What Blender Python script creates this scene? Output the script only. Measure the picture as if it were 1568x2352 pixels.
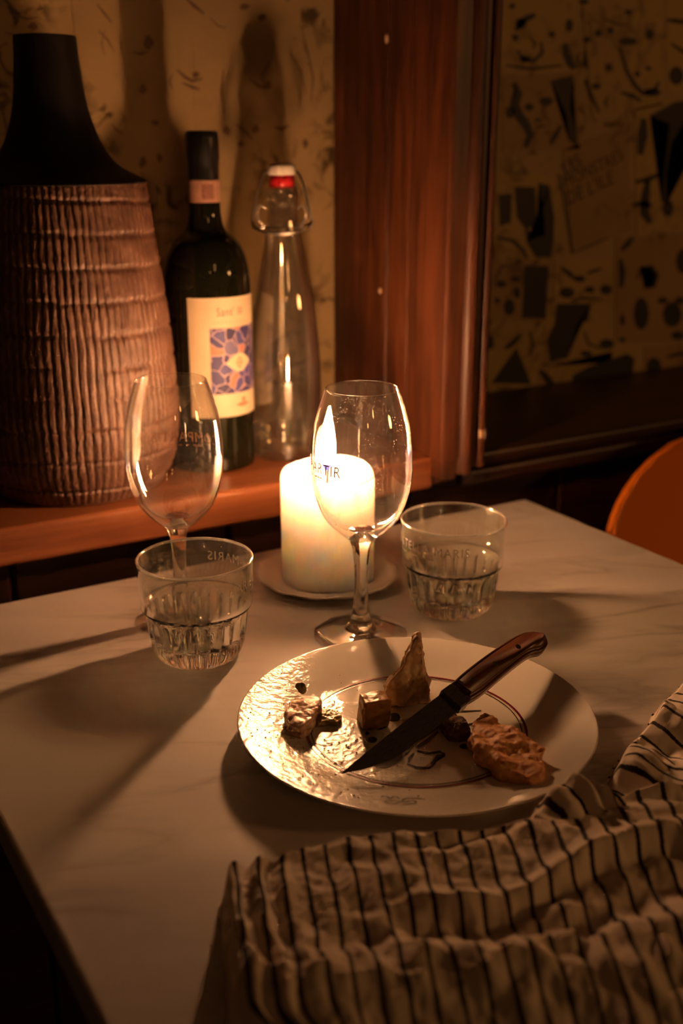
import bpy, bmesh, math, random
from mathutils import Vector, Matrix, noise

for o in list(bpy.data.objects):
    bpy.data.objects.remove(o, do_unlink=True)
scene = bpy.context.scene
COL = scene.collection
R = math.radians
TZ = 0.75          # table top height
LZ = 0.803         # ledge height
WY = 1.075         # back wall of the niche

# ------------------------------------------------------------------ camera
cam_d = bpy.data.cameras.new('camera')
cam_d.sensor_fit = 'VERTICAL'
cam_d.sensor_height = 36.0
cam_d.sensor_width = 24.0
cam_d.lens = 38.92
cam_d.clip_start = 0.02
cam_d.dof.use_dof = True
cam_d.dof.focus_distance = 0.71
cam_d.dof.aperture_fstop = 5.0
cam = bpy.data.objects.new('camera', cam_d)
COL.objects.link(cam)
cam.location = (0, 0, 1.10)
cam.rotation_euler = (R(90 - 18.604), 0, R(-30.444))
scene.camera = cam

# ------------------------------------------------------------------ world, room lamps, exposure
world = bpy.data.worlds.new('world')
scene.world = world
world.use_nodes = True
bg = world.node_tree.nodes['Background']
bg.inputs[0].default_value = (1.0, 0.42, 0.16, 1)
bg.inputs[1].default_value = 0.012

def room_lamp(name, loc, power, radius, color=(1.0, 0.43, 0.13)):
    d = bpy.data.lights.new(name, 'POINT')
    d.energy = power
    d.color = color
    d.shadow_soft_size = radius
    o = bpy.data.objects.new(name, d)
    o.location = loc
    COL.objects.link(o)
    return o

room_lamp('room_lamp', (1.9, -0.9, 1.32), 19.0, 0.10)
room_lamp('room_lamp', (0.35, -1.5, 1.7), 1.6, 0.06)
room_lamp('room_lamp', (-0.5, -2.4, 1.8), 2.0, 0.06)

vs = scene.view_settings
scene.display_settings.display_device = 'sRGB'
vs.view_transform = 'Standard'
vs.look = 'None'
vs.exposure = 0.0
vs.gamma = 1.0
vs.use_curve_mapping = False
cy = scene.cycles
cy.use_adaptive_sampling = True
cy.adaptive_threshold = 0.04
cy.adaptive_min_samples = 24
cy.max_bounces = 12
cy.transmission_bounces = 12
cy.transparent_max_bounces = 20
cy.glossy_bounces = 6
cy.diffuse_bounces = 4
cy.sample_clamp_indirect = 80.0
cy.use_denoising = True
FLAME_STRENGTH = 860.0

# ------------------------------------------------------------------ helpers
def tag(o, label=None, cat=None, group=None, kind=None):
    if label: o['label'] = label
    if cat: o['category'] = cat
    if group: o['group'] = group
    if kind: o['kind'] = kind
    return o

def empty(name, loc=(0, 0, 0), rz=0.0, parent=None):
    o = bpy.data.objects.new(name, None)
    COL.objects.link(o)
    o.location = loc
    o.rotation_euler = (0, 0, rz)
    o.empty_display_size = 0.02
    if parent: o.parent = parent
    return o

def obj(name, me, m=None, parent=None, loc=(0, 0, 0), rot=(0, 0, 0)):
    if isinstance(me, bmesh.types.BMesh):
        bm = me
        me = bpy.data.meshes.new(name)
        bm.to_mesh(me)
        bm.free()
    o = bpy.data.objects.new(name, me)
    COL.objects.link(o)
    if m is not None:
        me.materials.clear()
        me.materials.append(m)
    o.location = loc
    o.rotation_euler = rot
    if parent: o.parent = parent
    return o

def smooth(bm_or_me):
    if isinstance(bm_or_me, bmesh.types.BMesh):
        for f in bm_or_me.faces: f.smooth = True
    else:
        for p in bm_or_me.polygons: p.use_smooth = True
    return bm_or_me

def pydata(verts, faces, sm=True):
    me = bpy.data.meshes.new('mesh')
    me.from_pydata([tuple(v) for v in verts], [], faces)
    me.update()
    if sm: smooth(me)
    return me

def lathe(profile, seg=96, rfun=None, sm=True):
    """Surface of revolution from (r, z) points; closed loops allowed by repeating the first point."""
    verts, faces = [], []
    closed = profile[0] == profile[-1]
    prof = profile[:-1] if closed else profile
    rings = []
    for (r, z) in prof:
        if r < 1e-7:
            rings.append([len(verts)])
            verts.append((0, 0, z))
        else:
            ring = []
            for i in range(seg):
                a = 2 * math.pi * i / seg
                rr, zz = (r, z) if rfun is None else rfun(r, z, a)
                ring.append(len(verts))
                verts.append((rr * math.cos(a), rr * math.sin(a), zz))
            rings.append(ring)
    pairs = list(zip(rings[:-1], rings[1:]))
    if closed: pairs.append((rings[-1], rings[0]))
    for a, b in pairs:
        if len(a) == 1 and len(b) == 1: continue
        for i in range(seg):
            j = (i + 1) % seg
            if len(a) == 1: faces.append((a[0], b[j], b[i]))
            elif len(b) == 1: faces.append((a[i], a[j], b[0]))
            else: faces.append((a[i], a[j], b[j], b[i]))
    me = pydata(verts, faces, sm)
    bm = bmesh.new(); bm.from_mesh(me)
    bmesh.ops.recalc_face_normals(bm, faces=bm.faces)
    bm.to_mesh(me); bm.free()
    return me

def spline(pts, n=8):
    """Catmull-Rom through 2D/3D points."""
    P = [Vector(p) for p in pts]
    out = []
    for i in range(len(P) - 1):
        p0 = P[max(i - 1, 0)]; p1 = P[i]; p2 = P[i + 1]; p3 = P[min(i + 2, len(P) - 1)]
        for k in range(n):
            t = k / n
            out.append(0.5 * ((2 * p1) + (p2 - p0) * t + (2 * p0 - 5 * p1 + 4 * p2 - p3) * t * t
                              + (3 * p1 - p0 - 3 * p2 + p3) * t ** 3))
    out.append(P[-1])
    return [tuple(v) for v in out]

def box(x0, x1, y0, y1, z0, z1, bevel=0.0, seg=2):
    bm = bmesh.new()
    bmesh.ops.create_cube(bm, size=1.0)
    for v in bm.verts:
        v.co = Vector((x0 + (v.co.x + .5) * (x1 - x0), y0 + (v.co.y + .5) * (y1 - y0), z0 + (v.co.z + .5) * (z1 - z0)))
    if bevel > 0:
        bmesh.ops.bevel(bm, geom=bm.edges[:], offset=bevel, segments=seg, profile=0.5, affect='EDGES')
    return bm

def tube(path, radius, seg=10, caps=True):
    P = [Vector(p) for p in path]
    rad = radius if hasattr(radius, '__len__') else [radius] * len(P)
    verts, faces = [], []
    up = Vector((0, 0, 1))
    for i, p in enumerate(P):
        t = (P[min(i + 1, len(P) - 1)] - P[max(i - 1, 0)]).normalized()
        u = up if abs(t.dot(up)) < 0.95 else Vector((1, 0, 0))
        a = t.cross(u).normalized(); b = a.cross(t).normalized()
        for k in range(seg):
            an = 2 * math.pi * k / seg
            verts.append(p + (a * math.cos(an) + b * math.sin(an)) * rad[i])
    for i in range(len(P) - 1):
        for k in range(seg):
            j = (k + 1) % seg
            faces.append((i * seg + k, i * seg + j, (i + 1) * seg + j, (i + 1) * seg + k))
    if caps:
        faces.append(tuple(range(seg))[::-1])
        faces.append(tuple(range((len(P) - 1) * seg, len(P) * seg)))
    return pydata(verts, faces)

def prism(outline, depth, axis='y'):
    """Extrude a 2D outline. axis y: outline is (x, z), runs from y=0 to y=depth; axis z: outline is (x, y)."""
    bm = bmesh.new()
    if axis == 'y':
        vs_ = [bm.verts.new((a, 0, b)) for a, b in outline]; d = Vector((0, depth, 0))
    else:
        vs_ = [bm.verts.new((a, b, 0)) for a, b in outline]; d = Vector((0, 0, depth))
    f = bm.faces.new(vs_)
    r = bmesh.ops.extrude_face_region(bm, geom=[f])
    bmesh.ops.translate(bm, verts=[g for g in r['geom'] if isinstance(g, bmesh.types.BMVert)], vec=d)
    bmesh.ops.recalc_face_normals(bm, faces=bm.faces)
    return bm

def text_mesh(s, size=1.0, spacing=1.0):
    cu = bpy.data.curves.new('lettering', 'FONT')
    cu.body = s
    cu.size = size
    cu.space_character = spacing
    cu.resolution_u = 3
    t = bpy.data.objects.new('lettering', cu)
    COL.objects.link(t)
    dg = bpy.context.evaluated_depsgraph_get()
    me = bpy.data.meshes.new_from_object(t.evaluated_get(dg))
    bpy.data.objects.remove(t, do_unlink=True)
    bpy.data.curves.remove(cu)
    return me

def fit_text(s, width, spacing=1.0):
    me = text_mesh(s, 1.0, spacing)
    xs = [v.co.x for v in me.vertices]
    x0, x1 = min(xs), max(xs)
    k = width / (x1 - x0)
    for v in me.vertices:
        v.co.x = (v.co.x - x0) * k; v.co.y = v.co.y * k; v.co.z = 0
    return me

def wrap_text(me, rad_at, a0, z0):
    for v in me.vertices:
        z = z0 + v.co.y
        r = rad_at(z) + 0.00035
        a = a0 + v.co.x / r
        v.co = Vector((r * math.cos(a), r * math.sin(a), z))
    return me

def interp(pts, z):
    for (r0, z0), (r1, z1) in zip(pts[:-1], pts[1:]):
        lo, hi = min(z0, z1), max(z0, z1)
        if lo <= z <= hi and hi > lo:
            return r0 + (r1 - r0) * (z - z0) / (z1 - z0)
    return pts[-1][0]

# ------------------------------------------------------------------ materials
def mat(name):
    m = bpy.data.materials.new(name)
    m.use_nodes = True
    nt = m.node_tree
    return m, nt, nt.nodes, nt.links, nt.nodes['Principled BSDF']

def plain(name, color, rough=0.5, metal=0.0, spec=0.5, coat=0.0, noise_amt=0.12, noise_scale=60, bump=0.0):
    m, nt, N, L, p = mat(name)
    tc = N.new('ShaderNodeTexCoord')
    nz = N.new('ShaderNodeTexNoise'); nz.inputs['Scale'].default_value = noise_scale; nz.inputs['Detail'].default_value = 5
    L.new(tc.outputs['Object'], nz.inputs['Vector'])
    mx = N.new('ShaderNodeMix'); mx.data_type = 'RGBA'
    mx.inputs[6].default_value = tuple(c * (1 - noise_amt) for c in color) + (1,)
    mx.inputs[7].default_value = tuple(min(1, c * (1 + noise_amt)) for c in color) + (1,)
    L.new(nz.outputs['Fac'], mx.inputs[0]); L.new(mx.outputs[2], p.inputs['Base Color'])
    p.inputs['Roughness'].default_value = rough
    p.inputs['Metallic'].default_value = metal
    p.inputs['Specular IOR Level'].default_value = spec
    p.inputs['Coat Weight'].default_value = coat
    if bump > 0:
        b = N.new('ShaderNodeBump'); b.inputs['Strength'].default_value = bump; b.inputs['Distance'].default_value = 0.001
        L.new(nz.outputs['Fac'], b.inputs['Height']); L.new(b.outputs['Normal'], p.inputs['Normal'])
    return m

def ramp(N, stops):
    r = N.new('ShaderNodeValToRGB')
    e = r.color_ramp.elements
    while len(e) < len(stops): e.new(0.5)
    for i, (pos, c) in enumerate(stops):
        e[i].position = pos
        e[i].color = c if len(c) == 4 else tuple(c) + (1,)
    return r

def wood(name, dark, light, rough=0.45, axis='z', scale=1.0, worn=0.0):
    m, nt, N, L, p = mat(name)
    tc = N.new('ShaderNodeTexCoord'); mp = N.new('ShaderNodeMapping')
    s = {'z': (26, 26, 1.6), 'x': (1.6, 26, 26), 'y': (26, 1.6, 26)}[axis]
    mp.inputs['Scale'].default_value = tuple(v * scale for v in s)
    L.new(tc.outputs['Object'], mp.inputs['Vector'])
    n1 = N.new('ShaderNodeTexNoise'); n1.inputs['Scale'].default_value = 2.2; n1.inputs['Detail'].default_value = 8; n1.inputs['Distortion'].default_value = 1.2
    n2 = N.new('ShaderNodeTexNoise'); n2.inputs['Scale'].default_value = 14; n2.inputs['Detail'].default_value = 6
    L.new(mp.outputs[0], n1.inputs['Vector']); L.new(mp.outputs[0], n2.inputs['Vector'])
    mid = tuple((a + b) / 2 for a, b in zip(dark, light))
    r = ramp(N, [(0.28, dark), (0.5, mid), (0.72, light)])
    mul = N.new('ShaderNodeMath'); mul.operation = 'MULTIPLY_ADD'; mul.inputs[1].default_value = 0.35
    L.new(n2.outputs['Fac'], mul.inputs[0]); 
    sub = N.new('ShaderNodeMath'); sub.operation = 'MULTIPLY_ADD'; sub.inputs[1].default_value = 0.75; sub.inputs[2].default_value = -0.05
    L.new(n1.outputs['Fac'], sub.inputs[0]); L.new(sub.outputs[0], mul.inputs[2])
    L.new(mul.outputs[0], r.inputs['Fac']); 
    col = r.outputs['Color']
    if worn > 0:
        n3 = N.new('ShaderNodeTexNoise'); n3.inputs['Scale'].default_value = 7; n3.inputs['Detail'].default_value = 4
        L.new(tc.outputs['Object'], n3.inputs['Vector'])
        rr = ramp(N, [(0.45, (0, 0, 0)), (0.75, (worn, worn, worn))])
        L.new(n3.outputs['Fac'], rr.inputs['Fac'])
        mx = N.new('ShaderNodeMix'); mx.data_type = 'RGBA'
        L.new(rr.outputs['Color'], mx.inputs[0]); L.new(col, mx.inputs[6]); mx.inputs[7].default_value = tuple(dark) + (1,)
        col = mx.outputs[2]
    oi = N.new('ShaderNodeObjectInfo'); mrr = N.new('ShaderNodeMapRange')
    mrr.inputs[3].default_value = 0.65; mrr.inputs[4].default_value = 1.2
    L.new(oi.outputs['Random'], mrr.inputs[0])
    tone = N.new('ShaderNodeMix'); tone.data_type = 'RGBA'; tone.blend_type = 'MULTIPLY'; tone.inputs[0].default_value = 1.0
    L.new(col, tone.inputs[6]); L.new(mrr.outputs[0], tone.inputs[7]); col = tone.outputs[2]
    L.new(col, p.inputs['Base Color'])
    p.inputs['Roughness'].default_value = rough
    b = N.new('ShaderNodeBump'); b.inputs['Strength'].default_value = 0.25; b.inputs['Distance'].default_value = 0.0015
    L.new(mul.outputs[0], b.inputs['Height']); L.new(b.outputs['Normal'], p.inputs['Normal'])
    return m

def marble():
    m, nt, N, L, p = mat('marble')
    tc = N.new('ShaderNodeTexCoord'); mp = N.new('ShaderNodeMapping')
    m0 = N.new('ShaderNodeMapping'); m0.inputs['Rotation'].default_value = (0, 0, R(24))
    mp.inputs['Scale'].default_value = (3.2, 13.0, 3.0)
    L.new(tc.outputs['Object'], m0.inputs['Vector']); L.new(m0.outputs[0], mp.inputs['Vector'])
    n1 = N.new('ShaderNodeTexNoise'); n1.inputs['Scale'].default_value = 1.3; n1.inputs['Detail'].default_value = 9; n1.inputs['Roughness'].default_value = 0.5; n1.inputs['Distortion'].default_value = 0.4
    L.new(mp.outputs[0], n1.inputs['Vector'])
    # veins: thin band around 0.5
    sb = N.new('ShaderNodeMath'); sb.operation = 'SUBTRACT'; sb.inputs[1].default_value = 0.5
    ab = N.new('ShaderNodeMath'); ab.operation = 'ABSOLUTE'
    L.new(n1.outputs['Fac'], sb.inputs[0]); L.new(sb.outputs[0], ab.inputs[0])
    rv = ramp(N, [(0.0, (0.8, 0.8, 0.8)), (0.010, (0.5, 0.5, 0.5)), (0.045, (0, 0, 0))])
    L.new(ab.outputs[0], rv.inputs['Fac'])
    n2 = N.new('ShaderNodeTexNoise'); n2.inputs['Scale'].default_value = 3.2; n2.inputs['Detail'].default_value = 3
    L.new(tc.outputs['Object'], n2.inputs['Vector'])
    rm = ramp(N, [(0.42, (0, 0, 0)), (0.66, (0.85, 0.85, 0.85))])
    L.new(n2.outputs['Fac'], rm.inputs['Fac'])
    mm = N.new('ShaderNodeMath'); mm.operation = 'MULTIPLY'
    L.new(rv.outputs['Color'], mm.inputs[0]); L.new(rm.outputs['Color'], mm.inputs[1])
    n3 = N.new('ShaderNodeTexNoise'); n3.inputs['Scale'].default_value = 0.9; n3.inputs['Detail'].default_value = 3
    L.new(mp.outputs[0], n3.inputs['Vector'])
    rb = ramp(N, [(0.3, (0.62, 0.58, 0.55)), (0.7, (0.80, 0.76, 0.73))])
    L.new(n3.outputs['Fac'], rb.inputs['Fac'])
    mx = N.new('ShaderNodeMix'); mx.data_type = 'RGBA'
    L.new(mm.outputs[0], mx.inputs[0]); L.new(rb.outputs['Color'], mx.inputs[6]); mx.inputs[7].default_value = (0.22, 0.20, 0.17, 1)
    L.new(mx.outputs[2], p.inputs['Base Color'])
    n4 = N.new('ShaderNodeTexNoise'); n4.inputs['Scale'].default_value = 25; n4.inputs['Detail'].default_value = 5
    L.new(tc.outputs['Object'], n4.inputs['Vector'])
    rr = ramp(N, [(0.2, (0.28, 0.28, 0.28)), (0.8, (0.31, 0.31, 0.31))])
    L.new(n4.outputs['Fac'], rr.inputs['Fac']); L.new(rr.outputs['Color'], p.inputs['Roughness'])
    return m

def glass(name, tint=(1, 1, 1), rough=0.0, ior=1.5, smudge=0.0):
    m, nt, N, L, p = mat(name)
    p.inputs['Base Color'].default_value = tuple(tint) + (1,)
    p.inputs['Roughness'].default_value = rough
    p.inputs['IOR'].default_value = ior
    p.inputs['Transmission Weight'].default_value = 1.0
    return m

def thin_glass(name, tint=(1, 1, 1), rough=0.015, haze=0.0, spots=0.0, boost=1.0):
    """Blown glass walls: light passes straight through and glances off by Fresnel; spots are water marks, haze is film plus brightness painted into the glass."""
    m, nt, N, L, p = mat(name)
    out = N['Material Output']
    N.remove(p)
    tr = N.new('ShaderNodeBsdfTransparent'); tr.inputs[0].default_value = tuple(tint) + (1,)
    gl = N.new('ShaderNodeBsdfGlossy'); gl.inputs['Roughness'].default_value = rough; gl.inputs['Color'].default_value = (1, 1, 1, 1)
    fr = N.new('ShaderNodeFresnel')
    ge = N.new('ShaderNodeNewGeometry')                       # both faces of the wall reflect like air to glass
    ir = N.new('ShaderNodeMapRange'); ir.inputs[3].default_value = 1.5; ir.inputs[4].default_value = 1 / 1.5
    L.new(ge.outputs['Backfacing'], ir.inputs[0]); L.new(ir.outputs[0], fr.inputs['IOR'])
    mb = N.new('ShaderNodeMath'); mb.operation = 'MULTIPLY'; mb.inputs[1].default_value = boost; mb.use_clamp = True
    L.new(fr.outputs[0], mb.inputs[0])
    mx = N.new('ShaderNodeMixShader')
    L.new(mb.outputs[0], mx.inputs[0]); L.new(tr.outputs[0], mx.inputs[1]); L.new(gl.outputs[0], mx.inputs[2])
    last = mx.outputs[0]
    if haze > 0 or spots > 0:
        tc = N.new('ShaderNodeTexCoord')
        df = N.new('ShaderNodeBsdfTranslucent'); df.inputs[0].default_value = (0.9, 0.9, 0.9, 1)
        d2 = N.new('ShaderNodeBsdfDiffuse'); d2.inputs[0].default_value = (0.9, 0.9, 0.9, 1)
        ms = N.new('ShaderNodeMixShader'); ms.inputs[0].default_value = 0.5
        L.new(df.outputs[0], ms.inputs[1]); L.new(d2.outputs[0], ms.inputs[2])
        nz = N.new('ShaderNodeTexNoise'); nz.inputs['Scale'].default_value = 38; nz.inputs['Detail'].default_value = 6
        L.new(tc.outputs['Object'], nz.inputs['Vector'])
        rh = ramp(N, [(0.35, (haze * .3,) * 3), (0.75, (haze,) * 3)])
        L.new(nz.outputs['Fac'], rh.inputs['Fac'])
        vo = N.new('ShaderNodeTexVoronoi'); vo.inputs['Scale'].default_value = 420
        L.new(tc.outputs['Object'], vo.inputs['Vector'])
        rs = ramp(N, [(0.0, (spots,) * 3), (0.16, (spots,) * 3), (0.24, (0, 0, 0))])
        L.new(vo.outputs['Distance'], rs.inputs['Fac'])
        n2 = N.new('ShaderNodeTexNoise'); n2.inputs['Scale'].default_value = 45
        L.new(tc.outputs['Object'], n2.inputs['Vector'])
        r2 = ramp(N, [(0.5, (0, 0, 0)), (0.66, (1, 1, 1))]); L.new(n2.outputs['Fac'], r2.inputs['Fac'])
        mu = N.new('ShaderNodeMath'); mu.operation = 'MULTIPLY'
        L.new(rs.outputs['Color'], mu.inputs[0]); L.new(r2.outputs['Color'], mu.inputs[1])
        ad = N.new('ShaderNodeMath'); ad.operation = 'ADD'; ad.use_clamp = True
        L.new(rh.outputs['Color'], ad.inputs[0]); L.new(mu.outputs[0], ad.inputs[1])
        m2 = N.new('ShaderNodeMixShader')
        L.new(ad.outputs[0], m2.inputs[0]); L.new(last, m2.inputs[1]); L.new(ms.outputs[0], m2.inputs[2])
        last = m2.outputs[0]
    L.new(last, out.inputs['Surface'])
    return m

def heavy_glass(name, tint, clear=0.6, rough=0.0):
    """Pressed glass: refracting body with part of the light passing unbent."""
    m, nt, N, L, p = mat(name)
    out = N['Material Output']
    p.inputs['Base Color'].default_value = tuple(tint) + (1,)
    p.inputs['Roughness'].default_value = rough
    p.inputs['IOR'].default_value = 1.5
    p.inputs['Transmission Weight'].default_value = 1.0
    tr = N.new('ShaderNodeBsdfTransparent'); tr.inputs[0].default_value = tuple(tint) + (1,)
    mx = N.new('ShaderNodeMixShader'); mx.inputs[0].default_value = clear
    L.new(p.outputs[0], mx.inputs[1]); L.new(tr.outputs[0], mx.inputs[2]); L.new(mx.outputs[0], out.inputs['Surface'])
    return m

def wallpaper(name, base, stain, amount):
    m, nt, N, L, p = mat(name)
    tc = N.new('ShaderNodeTexCoord')
    n1 = N.new('ShaderNodeTexNoise'); n1.inputs['Scale'].default_value = 5.5; n1.inputs['Detail'].default_value = 7; n1.inputs['Roughness'].default_value = 0.62
    n2 = N.new('ShaderNodeTexNoise'); n2.inputs['Scale'].default_value = 34; n2.inputs['Detail'].default_value = 6; n2.inputs['Distortion'].default_value = 1.6
    n3 = N.new('ShaderNodeTexNoise'); n3.inputs['Scale'].default_value = 9; n3.inputs['Detail'].default_value = 2
    for n in (n1, n2, n3): L.new(tc.outputs['Object'], n.inputs['Vector'])
    r1 = ramp(N, [(0.3, tuple(c * 0.72 for c in base)), (0.7, base)])
    L.new(n1.outputs['Fac'], r1.inputs['Fac'])
    r2 = ramp(N, [(0.52, (0, 0, 0)), (0.63, (amount,) * 3)]); L.new(n2.outputs['Fac'], r2.inputs['Fac'])
    r3 = ramp(N, [(0.46, (0, 0, 0)), (0.6, (1, 1, 1))]); L.new(n3.outputs['Fac'], r3.inputs['Fac'])
    mu = N.new('ShaderNodeMath'); mu.operation = 'MULTIPLY'
    L.new(r2.outputs['Color'], mu.inputs[0]); L.new(r3.outputs['Color'], mu.inputs[1])
    mx = N.new('ShaderNodeMix'); mx.data_type = 'RGBA'
    L.new(mu.outputs[0], mx.inputs[0]); L.new(r1.outputs['Color'], mx.inputs[6]); mx.inputs[7].default_value = tuple(stain) + (1,)
    L.new(mx.outputs[2], p.inputs['Base Color'])
    p.inputs['Roughness'].default_value = 0.55
    p.inputs['Specular IOR Level'].default_value = 0.25
    return m

M = {}
M['marble'] = marble()
M['paper'] = wallpaper('aged_paper', (0.47, 0.34, 0.165), (0.05, 0.028, 0.010), 0.9)
M['sheet_a'] = wallpaper('printed_paper', (0.50, 0.36, 0.15), (0.12, 0.07, 0.03), 0.5)
M['sheet_b'] = wallpaper('printed_paper_brown', (0.40, 0.27, 0.13), (0.10, 0.055, 0.03), 0.65)
M['ink'] = plain('printing_ink', (0.012, 0.010, 0.010), 0.6)
M['ink_shadow'] = plain('faded_ink_and_shadow', (0.15, 0.088, 0.045), 0.6)  # soft print tone, also used for the painted shadow strokes
M['post'] = wood('stained_wood', (0.012, 0.003, 0.0015), (0.165, 0.050, 0.016), 0.50, 'z', 1.0, 0.8)
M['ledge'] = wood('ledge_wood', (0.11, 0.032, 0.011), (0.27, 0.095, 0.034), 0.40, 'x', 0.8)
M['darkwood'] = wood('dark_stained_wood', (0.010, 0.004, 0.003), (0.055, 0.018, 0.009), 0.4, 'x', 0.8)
M['floor'] = wood('floor_boards', (0.02, 0.012, 0.008), (0.07, 0.04, 0.022), 0.5, 'y', 0.4)
M['black'] = plain('matte_black_glaze', (0.010, 0.008, 0.008), 0.55, spec=0.25)
M['iron'] = plain('cast_iron', (0.02, 0.018, 0.017), 0.5, 0.6)
M['orange'] = plain('orange_shell', (0.85, 0.22, 0.012), 0.5, noise_amt=0.04)

# ================================================================== the room
def structure(name, me, m, label, parent=None):
    o = obj(name, me, m, parent)
    if parent is None:
        tag(o, label, None, None, 'structure')
    return o

structure('floor', box(-2.5, 3.0, -3.0, 1.075, -0.04, 0.0), M['floor'], 'dark wooden floor under the table')
wall = structure('wall_back', box(-2.5, 3.0, WY, WY + 0.08, 0.0, 2.6), M['paper'], 'aged cream papered wall behind the ledge')

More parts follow.
